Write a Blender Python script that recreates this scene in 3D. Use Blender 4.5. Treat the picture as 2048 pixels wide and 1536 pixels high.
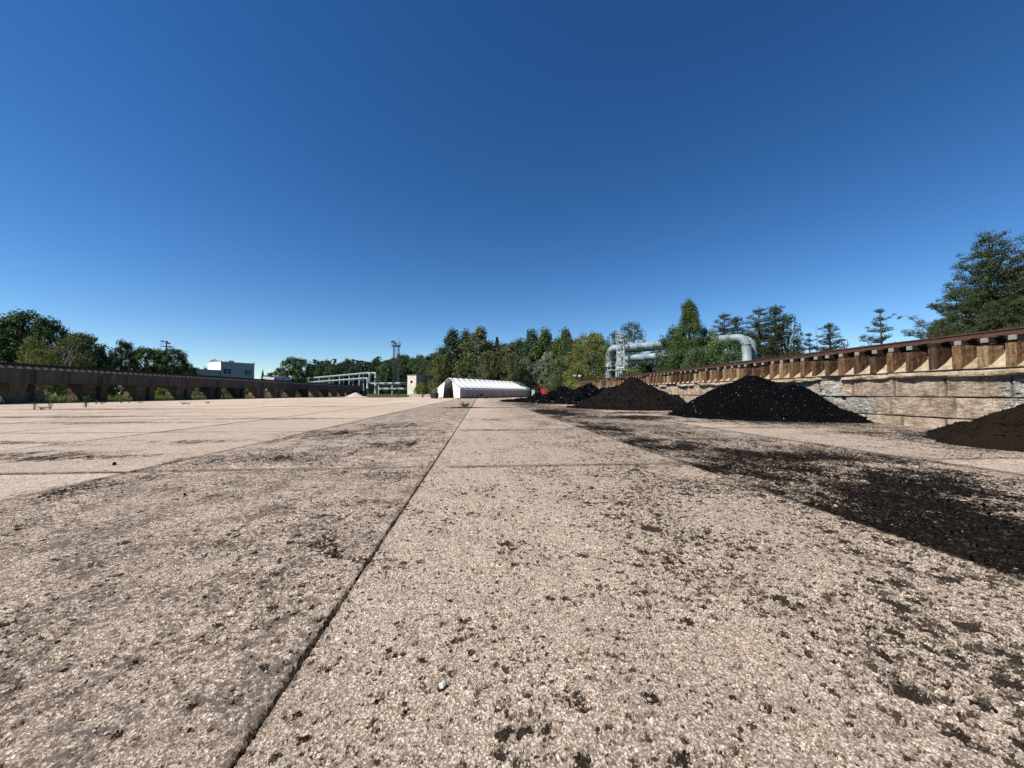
import bpy, math, random
import numpy as np
from mathutils import Vector

sc = bpy.context.scene
C = sc.collection
for o in list(bpy.data.objects):
    bpy.data.objects.remove(o)

# ------------------------------------------------------------------ camera, sky, sun, exposure
EYE, F_PX, YAW, PITCH, HOR = 1.05, 769.0, math.radians(4.72), math.radians(1.415), 787.0
cam = bpy.data.cameras.new('camera')
cam.sensor_width = 36.0
cam.lens = 36.0 * F_PX / 2048.0
cam.clip_start, cam.clip_end = 0.05, 6000.0
co = bpy.data.objects.new('camera', cam)
C.objects.link(co)
co.location = (0, 0, EYE)
co.rotation_euler = (math.pi / 2 + PITCH, 0, -YAW)
sc.camera = co

SUN_EL = math.radians(51)
sun_h = Vector((-0.925, -0.38))            # horizontal direction towards the sun: behind and to the left
world = bpy.data.worlds.new('World')
sc.world = world
world.use_nodes = True
wn = world.node_tree
bg = wn.nodes['Background']
sky = wn.nodes.new('ShaderNodeTexSky')
sky.sky_type = 'NISHITA'
sky.sun_disc = False
sky.sun_elevation = SUN_EL
sky.sun_rotation = math.atan2(sun_h.x, sun_h.y)
sky.altitude = 900.0
sky.air_density = 1.0
sky.dust_density = 0.0
sky.ozone_density = 3.0
gam = wn.nodes.new('ShaderNodeGamma')
gam.inputs['Gamma'].default_value = 1.20
hs = wn.nodes.new('ShaderNodeHueSaturation')
hs.inputs['Saturation'].default_value = 1.19
hs.inputs['Hue'].default_value = 0.502
hs.inputs['Value'].default_value = 0.48
wn.links.new(sky.outputs['Color'], gam.inputs['Color'])
wn.links.new(gam.outputs['Color'], hs.inputs['Color'])
wn.links.new(hs.outputs['Color'], bg.inputs['Color'])
bg.inputs['Strength'].default_value = 0.10

sl = bpy.data.lights.new('sun', 'SUN')
sl.energy = 5.0
sl.angle = math.radians(0.5)
sl.color = (1.0, 0.955, 0.88)
so = bpy.data.objects.new('sun', sl)
C.objects.link(so)
sd = Vector((sun_h.x * math.cos(SUN_EL), sun_h.y * math.cos(SUN_EL), math.sin(SUN_EL)))
so.rotation_euler = sd.to_track_quat('Z', 'Y').to_euler()
so.location = (-30, -20, 40)

sc.view_settings.view_transform = 'Standard'
sc.view_settings.look = 'None'
sc.view_settings.exposure = 0.92
sc.view_settings.gamma = 1.0

# ------------------------------------------------------------------ survey helpers (real distances measured from the camera station)
def gp(px, d):
    """ground point seen in pixel column px at depth d (m)"""
    lx = d * (px - 1024.0) / F_PX
    return (lx * math.cos(YAW) + d * math.sin(YAW), -lx * math.sin(YAW) + d * math.cos(YAW))

def zt(py, d):
    return EYE + d * (HOR - py) / F_PX

def hsh(ix, iy, seed):
    n = (ix.astype(np.int64) * 374761393 + iy.astype(np.int64) * 668265263 + seed * 974711) & 0x7fffffff
    n = ((n ^ (n >> 13)) * 1274126177) & 0x7fffffff
    n = n ^ (n >> 16)
    return (n & 0xffff) / 65535.0

def vnoise(x, y, seed=0):
    xi, yi = np.floor(x), np.floor(y)
    fx, fy = x - xi, y - yi
    fx, fy = fx * fx * (3 - 2 * fx), fy * fy * (3 - 2 * fy)
    a, b = hsh(xi, yi, seed), hsh(xi + 1, yi, seed)
    c, d = hsh(xi, yi + 1, seed), hsh(xi + 1, yi + 1, seed)
    return (a * (1 - fx) + b * fx) * (1 - fy) + (c * (1 - fx) + d * fx) * fy

def fbm(x, y, o=4, seed=0, g=0.5):
    s, a, t = 0, 1.0, 0
    for k in range(o):
        s = s + a * vnoise(x, y, seed + k * 17)
        t += a
        a *= g
        x, y = x * 2.03 + 3.1, y * 2.03 + 1.7
    return s / t

def sstep(a, b, x):
    t = np.clip((x - a) / (b - a), 0, 1)
    return t * t * (3 - 2 * t)

# ------------------------------------------------------------------ mesh helpers
def raw_mesh(name, V, faces, smooth=False, mats=(), attrs=None):
    """V (n,3); faces: list of int arrays (m,k)"""
    me = bpy.data.meshes.new(name)
    V = np.asarray(V, dtype=np.float32)
    faces = [np.asarray(f, dtype=np.int32) for f in faces if len(f)]
    me.vertices.add(len(V))
    me.vertices.foreach_set('co', V.ravel())
    nl = sum(f.size for f in faces)
    npoly = sum(len(f) for f in faces)
    me.loops.add(nl)
    me.polygons.add(npoly)
    me.loops.foreach_set('vertex_index', np.concatenate([f.ravel() for f in faces]))
    st, off = [], 0
    for f in faces:
        st.append(off + np.arange(len(f)) * f.shape[1])
        off += f.size
    me.polygons.foreach_set('loop_start', np.concatenate(st).astype(np.int32))
    me.polygons.foreach_set('use_smooth', np.full(npoly, smooth))
    for m in mats:
        me.materials.append(m)
    me.update(calc_edges=True)
    if attrs:
        for k, a in attrs.items():
            at = me.attributes.new(k, 'FLOAT', 'POINT')
            at.data.foreach_set('value', np.asarray(a, dtype=np.float32))
    return me

def link(name, me, parent=None, loc=(0, 0, 0), rz=0.0):
    o = bpy.data.objects.new(name, me)
    C.objects.link(o)
    o.location = loc
    o.rotation_euler = (0, 0, rz)
    if parent is not None:
        o.parent = parent
    return o

def thing(name, label, cat, loc=(0, 0, 0), rz=0.0, group=None):
    o = link(name, None, None, loc, rz)
    o['label'] = label
    o['category'] = cat
    if group:
        o['group'] = group
    return o

def struct(o, kind='structure'):
    o['kind'] = kind
    return o

class MB:
    def __init__(s):
        s.v, s.q, s.t, s.n = [], [], [], 0
    def add(s, V, quads=(), tris=()):
        V = np.asarray(V, dtype=float)
        if len(quads):
            s.q.append(np.asarray(quads, dtype=int) + s.n)
        if len(tris):
            s.t.append(np.asarray(tris, dtype=int) + s.n)
        s.v.append(V)
        s.n += len(V)
        return s
    Q = [(0, 1, 3, 2), (4, 6, 7, 5), (0, 4, 5, 1), (2, 3, 7, 6), (0, 2, 6, 4), (1, 5, 7, 3)]
    def box(s, x0, x1, y0, y1, z0, z1):
        V = [(x, y, z) for x in (x0, x1) for y in (y0, y1) for z in (z0, z1)]
        return s.add(V, MB.Q)
    def obox(s, c, u, hu, v, hv, z0, z1):
        """box on ground axes u, v (2-vectors), half sizes, from z0 to z1"""
        V = [(c[0] + a * hu * u[0] + b * hv * v[0], c[1] + a * hu * u[1] + b * hv * v[1], z)
             for a in (-1, 1) for b in (-1, 1) for z in (z0, z1)]
        return s.add(V, MB.Q)
    def bar(s, p, q, w, h=None):
        p, q = Vector(p), Vector(q)
        d = (q - p).normalized()
        up = Vector((0, 0, 1)) if abs(d.z) < .95 else Vector((1, 0, 0))
        a = d.cross(up).normalized() * (w / 2)
        b = a.normalized().cross(d) * ((h or w) / 2)
        V = [tuple(e + i * a + j * b) for e in (p, q) for i in (-1, 1) for j in (-1, 1)]
        return s.add(V, MB.Q)
    def tube(s, pts, rad, n=10, caps=True):
        pts = [Vector(p) for p in pts]
        if not hasattr(rad, '__len__'):
            rad = [rad] * len(pts)
        V, quads, tris = [], [], []
        pa = None
        for i, p in enumerate(pts):
            d = (pts[min(i + 1, len(pts) - 1)] - pts[max(i - 1, 0)]).normalized()
            if pa is None:
                pa = d.cross(Vector((0, 0, 1)) if abs(d.z) < .9 else Vector((1, 0, 0))).normalized()
            else:
                pa = (pa - d * pa.dot(d)).normalized()
            pb = d.cross(pa)
            for k in range(n):
                t = 2 * math.pi * k / n
                V.append(tuple(p + (pa * math.cos(t) + pb * math.sin(t)) * rad[i]))
        for i in range(len(pts) - 1):
            for k in range(n):
                k2 = (k + 1) % n
                quads.append((i * n + k, i * n + k2, (i + 1) * n + k2, (i + 1) * n + k))
        if caps:
            V += [tuple(pts[0]), tuple(pts[-1])]
            a, b = len(V) - 2, len(V) - 1
            m = (len(pts) - 1) * n
            for k in range(n):
                k2 = (k + 1) % n
                tris += [(a, k2, k), (b, m + k, m + k2)]
        return s.add(V, quads, tris)
    def grid(s, P):
        """P (r,c,3)"""
        r, c = P.shape[:2]
        i = np.arange(r * c).reshape(r, c)
        q = np.stack([i[:-1, :-1], i[:-1, 1:], i[1:, 1:], i[1:, :-1]], -1).reshape(-1, 4)
        return s.add(P.reshape(-1, 3), q)
    def mesh(s, name, mat, smooth=False, attrs=None):
        return raw_mesh(name, np.concatenate(s.v), [np.concatenate(x) for x in (s.q, s.t) if x], smooth, [mat], attrs)
    def build(s, name, mat, parent=None, loc=(0, 0, 0), rz=0.0, smooth=False, bevel=0, attrs=None):
        o = link(name, s.mesh(name, mat, smooth, attrs), parent, loc, rz)
        if bevel:
            m = o.modifiers.new('bevel', 'BEVEL')
            m.width = bevel
            m.segments = 2
        return o

# ------------------------------------------------------------------ material helpers
class S:
    def __init__(s, name):
        s.mat = bpy.data.materials.new(name)
        s.mat.use_nodes = True
        s.nt = s.mat.node_tree
        s.b = s.nt.nodes['Principled BSDF']
        s.out = s.nt.nodes['Material Output']
        s.tc = s.nt.nodes.new('ShaderNodeTexCoord')
        s.P = s.tc.outputs['Object']
    def put(s, sock, v):
        if isinstance(v, bpy.types.NodeSocket):
            s.nt.links.new(v, sock)
        elif hasattr(v, '__len__') and len(v) == 3 and sock.type == 'RGBA':
            sock.default_value = (*v, 1)
        else:
            sock.default_value = v
    def n(s, t, ins={}, **props):
        nd = s.nt.nodes.new(t)
        for k, v in props.items():
            setattr(nd, k, v)
        for k, v in ins.items():
            s.put(nd.inputs[k], v)
        return nd
    def math(s, op, a, b=0.0, c=None, clamp=False):
        ins = {0: a, 1: b}
        if c is not None:
            ins[2] = c
        return s.n('ShaderNodeMath', ins, operation=op, use_clamp=clamp).outputs[0]
    def mul(s, a, b): return s.math('MULTIPLY', a, b)
    def addm(s, a, b): return s.math('ADD', a, b)
    def sub(s, a, b): return s.math('SUBTRACT', a, b)
    def mx(s, f, a, b, blend='MIX'):
        return s.n('ShaderNodeMix', {0: f, 6: a, 7: b}, data_type='RGBA', blend_type=blend).outputs[2]
    def noise(s, v, scale, detail=3.0, rough=0.55, out=0):
        return s.n('ShaderNodeTexNoise', {'Vector': v, 'Scale': scale, 'Detail': detail, 'Roughness': rough}).outputs[out]
    def vor(s, v, scale, feature='F1', rnd=1.0):
        return s.n('ShaderNodeTexVoronoi', {'Vector': v, 'Scale': scale, 'Randomness': rnd}, feature=feature)
    def mr(s, v, a, b, c=0.0, d=1.0, smooth=True):
        return s.n('ShaderNodeMapRange', {0: v, 1: a, 2: b, 3: c, 4: d}, interpolation_type='SMOOTHSTEP' if smooth else 'LINEAR').outputs[0]
    def ramp(s, f, stops):
        nd = s.n('ShaderNodeValToRGB', {0: f})
        e = nd.color_ramp.elements
        while len(e) < len(stops):
            e.new(0.5)
        for x, (p, col) in zip(e, stops):
            x.position = p
            x.color = (*col, 1)
        return nd.outputs[0]
    def attr(s, name):
        return s.n('ShaderNodeAttribute', attribute_name=name).outputs['Fac']
    def scale(s, v, sx, sy, sz):
        return s.n('ShaderNodeMapping', {'Vector': v, 'Scale': (sx, sy, sz)}).outputs[0]
    def vadd(s, a, b, f):
        """a + (b-0.5)*f"""
        c = s.n('ShaderNodeVectorMath', {0: b, 1: (0.5, 0.5, 0.5)}, operation='SUBTRACT').outputs[0]
        d = s.n('ShaderNodeVectorMath', {0: c, 'Scale': f}, operation='SCALE').outputs[0]
        return s.n('ShaderNodeVectorMath', {0: a, 1: d}, operation='ADD').outputs[0]
    def sep(s, v):
        return s.n('ShaderNodeSeparateXYZ', {0: v}).outputs
    def rnd(s):
        return s.n('ShaderNodeObjectInfo').outputs['Random']
    def fin(s, col=None, rough=0.85, metal=0.0, spec=0.3, bump=None, bdist=0.02, bstr=1.0):
        if col is not None:
            s.put(s.b.inputs['Base Color'], col)
        s.put(s.b.inputs['Roughness'], rough)
        s.put(s.b.inputs['Metallic'], metal)
        s.put(s.b.inputs['Specular IOR Level'], spec)
        if bump is not None:
            bn = s.n('ShaderNodeBump', {'Height': bump, 'Distance': bdist, 'Strength': bstr})
            s.nt.links.new(bn.outputs[0], s.b.inputs['Normal'])
        return s.mat

def plain(name, col, rough=0.7, metal=0.0, var=0.25, scale=4.0, spec=0.3, streak=False):
    """a worn, slightly uneven paint / metal / cloth"""
    s = S(name)
    v = s.scale(s.P, 1, 1, 0.15) if streak else s.P
    f = s.noise(v, scale, 6, 0.65)
    dark = tuple(c * (1 - var) for c in col)
    lite = tuple(min(1, c * (1 + var * .6)) for c in col)
    c = s.ramp(f, [(0.3, dark), (0.7, lite)])
    return s.fin(c, rough, metal, spec, bump=f, bdist=0.004)

# concrete of the yard -------------------------------------------------
def mat_yard():
    s = S('weathered yard concrete')
    P = s.P
    dust, ed, pitw, tone, moss = (s.attr(k) for k in ('dust', 'ed', 'pit', 'tone', 'moss'))
    wob = s.noise(P, 22.0, 4, 0.65, out=1)
    Pd = s.vadd(P, wob, 0.055)
    n1 = s.noise(P, 1.1, 5, 0.6)
    n2 = s.noise(P, 7.0, 6, 0.7)
    n3 = s.noise(P, 45.0, 5, 0.7)
    n4 = s.noise(P, 160.0, 3, 0.6)
    peb = s.vor(s.vadd(Pd, s.noise(P, 60.0, 3, 0.6, out=1), 0.016), 44.0)
    peb2 = s.vor(s.vadd(P, wob, 0.02), 105.0)
    pc = s.sep(peb.outputs['Color'])
    base = s.ramp(s.addm(s.mul(n1, 0.45), s.mul(n2, 0.55)), [(0.30, (0.36, 0.285, 0.235)), (0.52, (0.55, 0.46, 0.385)), (0.72, (0.66, 0.57, 0.49))])
    base = s.mx(1.0, base, s.mr(tone, 0, 1, 0.74, 1.14, False), 'MULTIPLY')
    # aggregate: some pebbles pale, some dark, some brown
    pebcol = s.ramp(pc[0], [(0.0, (0.17, 0.135, 0.11)), (0.30, (0.40, 0.325, 0.26)), (0.7, (0.58, 0.49, 0.41)), (0.92, (0.74, 0.68, 0.60))])
    pebm = s.mr(peb.outputs['Distance'], 0.52, 0.30)
    base = s.mx(s.mul(pebm, s.mr(pc[1], 0.35, 0.85, 0.0, 0.72)), base, pebcol)
    n7 = s.noise(P, 24.0, 8, 0.82)
    base = s.mx(s.mul(s.mr(n7, 0.52, 0.66), 0.80), base, (0.105, 0.083, 0.068))
    base = s.mx(s.mul(s.mr(n7, 0.47, 0.36), 0.8), base, (0.66, 0.60, 0.53))
    gap = s.mr(s.addm(peb2.outputs['Distance'], s.mul(n3, 0.35)), 0.52, 0.82)
    base = s.mx(s.mul(gap, 0.72), base, (0.11, 0.085, 0.07))
    grain = s.mr(n4, 0.30, 0.72, 0.55, 1.25, False)
    base = s.mx(1.0, base, grain, 'MULTIPLY')
    base = s.mx(1.0, base, s.mr(n3, 0.32, 0.66, 0.52, 1.20, False), 'MULTIPLY')
    # moss and dirt blotches of their own shape
    n5 = s.noise(P, 2.3, 7, 0.72)
    mz = s.addm(n5, s.addm(s.mul(s.sub(n3, 0.5), 0.8), s.addm(s.mul(s.sub(n7, 0.5), 0.6), s.mul(s.sub(pc[2], 0.5), 0.22))))
    mm = s.mul(s.mr(mz, 0.44, 0.64), moss)
    base = s.mx(mm, base, (0.085, 0.070, 0.060))
    n6 = s.noise(P, 11.0, 6, 0.7)
    m2 = s.mul(s.mr(s.addm(n6, s.mul(s.sub(n3, 0.5), 0.5)), 0.54, 0.70), s.mr(moss, 0.2, 0.9, 0.25, 0.75, False))
    base = s.mx(m2, base, (0.10, 0.082, 0.068))
    # pits filled with dark soil
    def pits(scale, power, amp, nz):
        v = s.vor(Pd, scale)
        c = s.sep(v.outputs['Color'])
        rad = s.mul(s.math('POWER', c[0], power), s.mul(pitw, amp))
        rad = s.mul(rad, s.mr(n1, 0.35, 0.65, 0.6, 1.3))
        dd = s.addm(v.outputs['Distance'], s.mul(s.sub(n3, 0.5), nz))
        return s.mr(s.sub(rad, dd), -0.02, 0.055)
    p1 = pits(6.0, 5.0, 0.42, 0.90)
    p2 = pits(13.5, 2.6, 0.56, 1.0)
    p3 = pits(29.0, 1.3, 0.70, 0.85)
    p4 = pits(58.0, 1.2, 0.60, 0.6)
    pit = s.math('MAXIMUM', s.math('MAXIMUM', p1, p2), s.math('MAXIMUM', s.mul(p3, 0.9), s.mul(p4, 0.75)))
    base = s.mx(s.mul(pit, 0.93), base, (0.007, 0.0055, 0.0045))
    # coal dust trodden into the surface
    nst = s.noise(s.scale(P, 1.6, 0.55, 1), 2.3, 7, 0.72)
    dz = s.addm(dust, s.addm(s.mul(s.sub(nst, 0.5), 1.7), s.addm(s.mul(s.sub(n6, 0.5), 1.5), s.addm(s.mul(s.sub(n3, 0.5), 1.2), s.addm(s.mul(s.sub(n7, 0.5), 0.9), s.mul(s.sub(pc[2], 0.5), 0.35))))))
    dm = s.mul(s.mr(dz, 0.36, 0.66), s.mr(dust, 0.03, 0.20))
    coalc = s.mx(s.mr(pc[2], 0.8, 0.95), (0.0048, 0.0040, 0.0037), (0.026, 0.022, 0.020))
    base = s.mx(s.mul(dm, 0.985), base, coalc)
    # joint lips
    jw = s.attr('jw')
    jn = s.noise(P, 3.5, 6, 0.75)
    wdt = s.addm(s.addm(s.mul(jn, 0.045), s.mul(n3, 0.020)), s.addm(s.mul(jw, 0.018), -0.034))
    edge = s.mr(s.sub(s.addm(s.mul(jw, 0.05), s.mul(s.sub(n6, 0.5), 0.10)), ed), -0.02, 0.03)
    base = s.mx(s.mul(s.mul(edge, s.sub(1.0, dm)), 0.72), base, (0.085, 0.068, 0.056))
    crack = s.mr(s.sub(wdt, ed), -0.003, 0.004)
    base = s.mx(crack, base, (0.022, 0.019, 0.016))
    base = s.mx(1.0, base, (1.49, 1.435, 1.34), 'MULTIPLY')
    mat = s.fin(base, 0.95, 0, s.mul(s.sub(1.0, s.math('MAXIMUM', dm, pit)), 0.10))
    h = s.addm(s.mul(pebm, 0.0026), s.mul(s.sub(n3, 0.5), 0.014))
    h = s.addm(h, s.mul(s.sub(n4, 0.5), 0.0035))
    h = s.addm(h, s.mul(s.sub(n2, 0.5), 0.016))
    h = s.sub(h, s.mul(s.sub(n7, 0.5), 0.016))
    h = s.sub(h, s.mul(gap, 0.002))
    h = s.sub(h, s.mul(pit, 0.013))
    h = s.sub(h, s.mul(crack, 0.03))
    d = s.n('ShaderNodeDisplacement', {'Height': h, 'Midlevel': 0.0, 'Scale': 1.0})
    s.nt.links.new(d.outputs[0], s.out.inputs['Displacement'])
    mat.displacement_method = 'BOTH'
    return mat

def mat_leaf(name, dark, lite, trans=0.25, gloss=0.12):
    s = S(name)
    t = s.attr('tint')
    r = s.rnd()
    c = s.mx(t, dark, tuple(x * 1.4 for x in lite))
    hv = s.n('ShaderNodeHueSaturation', {'Hue': s.mr(r, 0, 1, 0.485, 0.515, False), 'Saturation': s.mr(r, 0, 1, 1.05, 0.85, False),
                                         'Value': s.mr(s.math('FRACT', s.mul(r, 7.3)), 0, 1, 0.80, 1.2, False), 'Color': c}).outputs[0]
    df = s.n('ShaderNodeBsdfDiffuse', {'Color': hv})
    tr = s.n('ShaderNodeBsdfTranslucent', {'Color': hv})
    gl = s.n('ShaderNodeBsdfGlossy', {'Color': (0.7, 0.75, 0.7), 'Roughness': 0.6})
    m1 = s.n('ShaderNodeMixShader', {0: trans, 1: df.outputs[0], 2: tr.outputs[0]})
    m2 = s.n('ShaderNodeMixShader', {0: gloss * 0.12, 1: m1.outputs[0], 2: gl.outputs[0]})
    s.nt.links.new(m2.outputs[0], s.out.inputs['Surface'])
    return s.mat

def mat_wall():
    s = S('old concrete block wall')
    sp, ru, jo, tn = (s.attr(k) for k in ('spall', 'rust', 'joint', 'tone'))
    n1 = s.noise(s.P, 2.2, 6, 0.7)
    n2 = s.noise(s.scale(s.P, 1, 0.55, 2.2), 8.0, 6, 0.72)
    n3 = s.noise(s.P, 34.0, 4, 0.7)
    br = s.ramp(s.addm(s.mul(n1, .45), s.mul(n2, .55)), [(0.38, (0.085, 0.058, 0.037)), (0.48, (0.275, 0.205, 0.148)), (0.60, (0.46, 0.385, 0.31))])
    gr = s.ramp(s.addm(s.mul(n2, .5), s.mul(n3, .5)), [(0.38, (0.06, 0.055, 0.05)), (0.5, (0.27, 0.25, 0.22)), (0.62, (0.50, 0.47, 0.425))])
    c = s.mx(sp, br, gr)
    c = s.mx(1.0, c, s.mr(tn, 0, 1, 0.75, 1.12, False), 'MULTIPLY')
    c = s.mx(1.0, c, s.mr(n3, 0.32, 0.68, 0.50, 1.3, False), 'MULTIPLY')
    rz = s.mr(s.addm(ru, s.mul(s.sub(n2, .5), .9)), 0.35, 0.75)
    c = s.mx(s.mul(rz, 0.75), c, (0.17, 0.085, 0.038))
    cr = s.vor(s.vadd(s.P, s.noise(s.P, 4, 4, .6, out=1), .35), 1.5, 'DISTANCE_TO_EDGE').outputs[0]
    c = s.mx(s.mul(s.mul(s.mr(cr, 0.020, 0.004), s.mr(n1, .45, .6)), 0.7), c, (0.06, 0.05, 0.04))
    c = s.mx(s.mul(jo, 0.8), c, (0.055, 0.045, 0.036))
    h = s.addm(s.mul(n2, .6), s.mul(n3, .5))
    return s.fin(c, 0.92, 0, 0.2, bump=h, bdist=0.07)

def mat_rusty_concrete(mul=1.0, sh=(0, 0, 0)):
    s = S('rust stained concrete post')
    r = s.rnd()
    v = s.n('ShaderNodeVectorMath', {0: s.P, 1: s.n('ShaderNodeCombineXYZ', {0: s.mul(r, 31.0), 1: s.mul(r, 17.0), 2: s.mul(r, 5.0)}).outputs[0]}, operation='ADD').outputs[0]
    f = s.noise(s.scale(v, 1, 1, 0.16), 9.0, 6, 0.7)
    g = s.noise(v, 16.0, 5, 0.7)
    k = s.addm(s.mul(f, .6), s.addm(s.mul(g, .4), s.mul(s.sub(r, .62), .28)))
    cols = [(0.34, (0.05, 0.028, 0.017)), (0.45, (0.16, 0.088, 0.042)), (0.57, (0.30, 0.20, 0.105)), (0.72, (0.44, 0.35, 0.24))]
    c = s.ramp(k, [(p, tuple(max(.005, x * mul + d) for x, d in zip(q, sh))) for p, q in cols])
    return s.fin(c, 0.9, 0, 0.2, bump=k, bdist=0.03)

def mat_coping():
    s = S('pale broken coping concrete')
    n1 = s.noise(s.P, 3.0, 6, 0.7)
    n2 = s.noise(s.P, 18.0, 5, 0.7)
    k = s.addm(s.mul(n1, .5), s.mul(n2, .5))
    c = s.ramp(k, [(0.36, (0.08, 0.056, 0.034)), (0.47, (0.225, 0.17, 0.112)), (0.62, (0.39, 0.325, 0.245))])
    return s.fin(c, 0.92, 0, 0.2, bump=k, bdist=0.05)

def mat_coal(name, col, rough, spec):
    s = S(name)
    n = s.noise(s.P, 30.0, 5, 0.7)
    n0 = s.noise(s.P, 1.6, 5, 0.6)
    k = s.addm(s.mul(n, .6), s.mul(n0, .4))
    c = s.ramp(k, [(0.3, tuple(x * .45 for x in col)), (0.7, tuple(x * 1.5 for x in col))])
    if spec > .2:
        f = s.sep(s.vor(s.P, 26.0).outputs['Color'])[0]
        sp_ = s.mr(f, 0.80, 0.86)
        return s.fin(c, s.mr(f, 0.80, 0.86, 0.7, rough), 0, s.mul(sp_, spec))
    return s.fin(c, rough, 0, spec, bump=n, bdist=0.03)

def mat_ground():
    s = S('rough grassy ground')
    n = s.noise(s.P, 0.09, 7, 0.65)
    m = s.noise(s.P, 1.6, 6, 0.7)
    c = s.ramp(s.addm(s.mul(n, .5), s.mul(m, .5)), [(0.36, (0.035, 0.05, 0.018)), (0.5, (0.075, 0.095, 0.03)), (0.62, (0.17, 0.145, 0.085))])
    return s.fin(c, 0.95, 0, 0.1, bump=m, bdist=0.1)

def mat_pipe(name='galvanised pipe cladding', band=0.9):
    s = S(name)
    n = s.noise(s.P, 2.0, 6, 0.65)
    m = s.noise(s.P, 14.0, 4, 0.6)
    c = s.ramp(s.addm(s.mul(n, .6), s.mul(m, .4)), [(0.34, (0.115, 0.15, 0.16)), (0.52, (0.175, 0.222, 0.232)), (0.7, (0.24, 0.29, 0.30))])
    return s.fin(c, 0.62, 0.1, 0.4, bump=n, bdist=0.02)

def mat_tent(name, lo, hi, streaky):
    s = S(name)
    n = s.noise(s.scale(s.P, 1, 1, 0.25) if streaky else s.P, 2.2, 6, 0.7)
    c = s.ramp(n, [(0.34, lo), (0.62, hi)])
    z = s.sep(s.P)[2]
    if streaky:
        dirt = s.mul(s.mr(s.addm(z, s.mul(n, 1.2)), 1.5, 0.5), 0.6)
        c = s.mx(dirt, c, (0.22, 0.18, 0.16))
    return s.fin(c, 0.6, 0, 0.3, bump=n, bdist=0.02)

M = {}
M['yard'] = mat_yard()
M['soil'] = plain('dark joint soil', (0.03, 0.026, 0.02), 0.95, var=.5, scale=12)
M['ground'] = mat_ground()
M['asphalt'] = plain('worn grey asphalt', (0.22, 0.205, 0.185), 0.9, var=.3, scale=1.3)
M['wall'] = mat_wall()
M['post'] = mat_rusty_concrete(.72)
M['coping'] = mat_coping()
M['parapet'] = plain('shadow dark parapet and track bed', (0.085, 0.07, 0.055), 0.95, var=.5, scale=3)  # dark base colour carries the shadow behind the posts; track bed shares it
M['rail'] = plain('rusty brown rail steel', (0.062, 0.030, 0.019), 0.75, 0.1, var=.35, scale=5)
M['sleeper_end'] = plain('grey weathered sleeper end', (0.20, 0.185, 0.165), 0.9, var=.4, scale=9)
M['darksleeper'] = plain('dark brown sleeper timber', (0.032, 0.024, 0.019), 1.0, var=.5, scale=6, spec=0.0)
M['tar'] = plain('tarred black timber', (0.022, 0.019, 0.018), 0.85, var=.5, scale=6)
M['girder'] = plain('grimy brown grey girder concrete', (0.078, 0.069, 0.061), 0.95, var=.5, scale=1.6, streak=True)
M['oldsleeper'] = plain('dirty dark grey sleeper', (0.085, 0.078, 0.07), 0.9, var=.4, scale=5)
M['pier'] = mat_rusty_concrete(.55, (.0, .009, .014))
M['coal'] = mat_coal('black coal', (0.0032, 0.0032, 0.0036), 1.0, 0.0)
M['coal_lump'] = mat_coal('shiny coal faces', (0.0035, 0.0035, 0.004), 0.34, 0.21)
M['browndust'] = mat_coal('brown black coal fines', (0.0125, 0.0090, 0.0070), 1.0, 0.0)
M['coaldust'] = mat_coal('dark brown coal fines', (0.0088, 0.0075, 0.0070), 1.0, 0.0)
M['sand'] = plain('pale grey sand', (0.36, 0.31, 0.25), 0.95, var=.25, scale=5)
M['pipe'] = mat_pipe()
M['steel'] = plain('weathered white grey steel', (0.46, 0.47, 0.47), 0.6, 0.2, var=.25, scale=6)
M['darksteel'] = plain('dark lattice steel', (0.06, 0.062, 0.066), 0.6, 0.3, var=.3, scale=4)
M['roofpvc'] = mat_tent('white tarpaulin roof', (0.66, 0.645, 0.62), (0.80, 0.785, 0.76), False)
M['sidepvc'] = mat_tent('tarpaulin side greyed for shade', (0.24, 0.225, 0.22), (0.40, 0.375, 0.365), True)  # shade on the long side is put into this grey
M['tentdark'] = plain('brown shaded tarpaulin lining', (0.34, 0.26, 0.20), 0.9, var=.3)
M['black'] = plain('black rubber', (0.018, 0.018, 0.02), 0.75, var=.4, scale=8)
M['bin'] = plain('black plastic', (0.022, 0.023, 0.028), 0.6, var=.4, scale=6)
M['red'] = plain('faded red container paint', (0.40, 0.030, 0.028), 0.6, var=.2, scale=3)
M['bluegrey'] = plain('blue grey render', (0.23, 0.275, 0.315), 0.85, var=.13, scale=1.2)
M['whitewall'] = plain('white for lit end wall and shed roof', (0.75, 0.74, 0.72), 0.85, var=.12, scale=1.2)  # white stands for sunlight on the office block end wall
M['lilac'] = plain('pale lilac sheet cladding', (0.36, 0.36, 0.47), 0.7, var=.12, scale=1.2)
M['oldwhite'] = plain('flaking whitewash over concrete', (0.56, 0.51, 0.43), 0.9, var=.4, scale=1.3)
M['oldgrey'] = plain('dark damp concrete', (0.24, 0.24, 0.25), 0.9, var=.4, scale=.9)  # shade on the hut's long side put into the grey; fence shares it
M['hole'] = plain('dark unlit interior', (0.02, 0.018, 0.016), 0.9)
M['glass'] = plain('dark window glass', (0.022, 0.026, 0.032), 0.12, spec=.6)
M['frame'] = plain('pale window frame', (0.34, 0.37, 0.40), 0.6)
M['lampwhite'] = plain('white lamp housing', (0.82, 0.82, 0.80), 0.4, var=.08)
M['bark'] = plain('grey brown bark', (0.075, 0.058, 0.045), 0.95, var=.5, scale=5, streak=True)
M['pinebark'] = plain('orange brown pine bark', (0.11, 0.062, 0.038), 0.95, var=.5, scale=5, streak=True)
M['palebark'] = plain('pale birch bark', (0.20, 0.185, 0.165), 0.9, var=.45, scale=5)
M['leaf'] = mat_leaf('mid green leaves', (0.024, 0.043, 0.014), (0.070, 0.105, 0.030))
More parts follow.
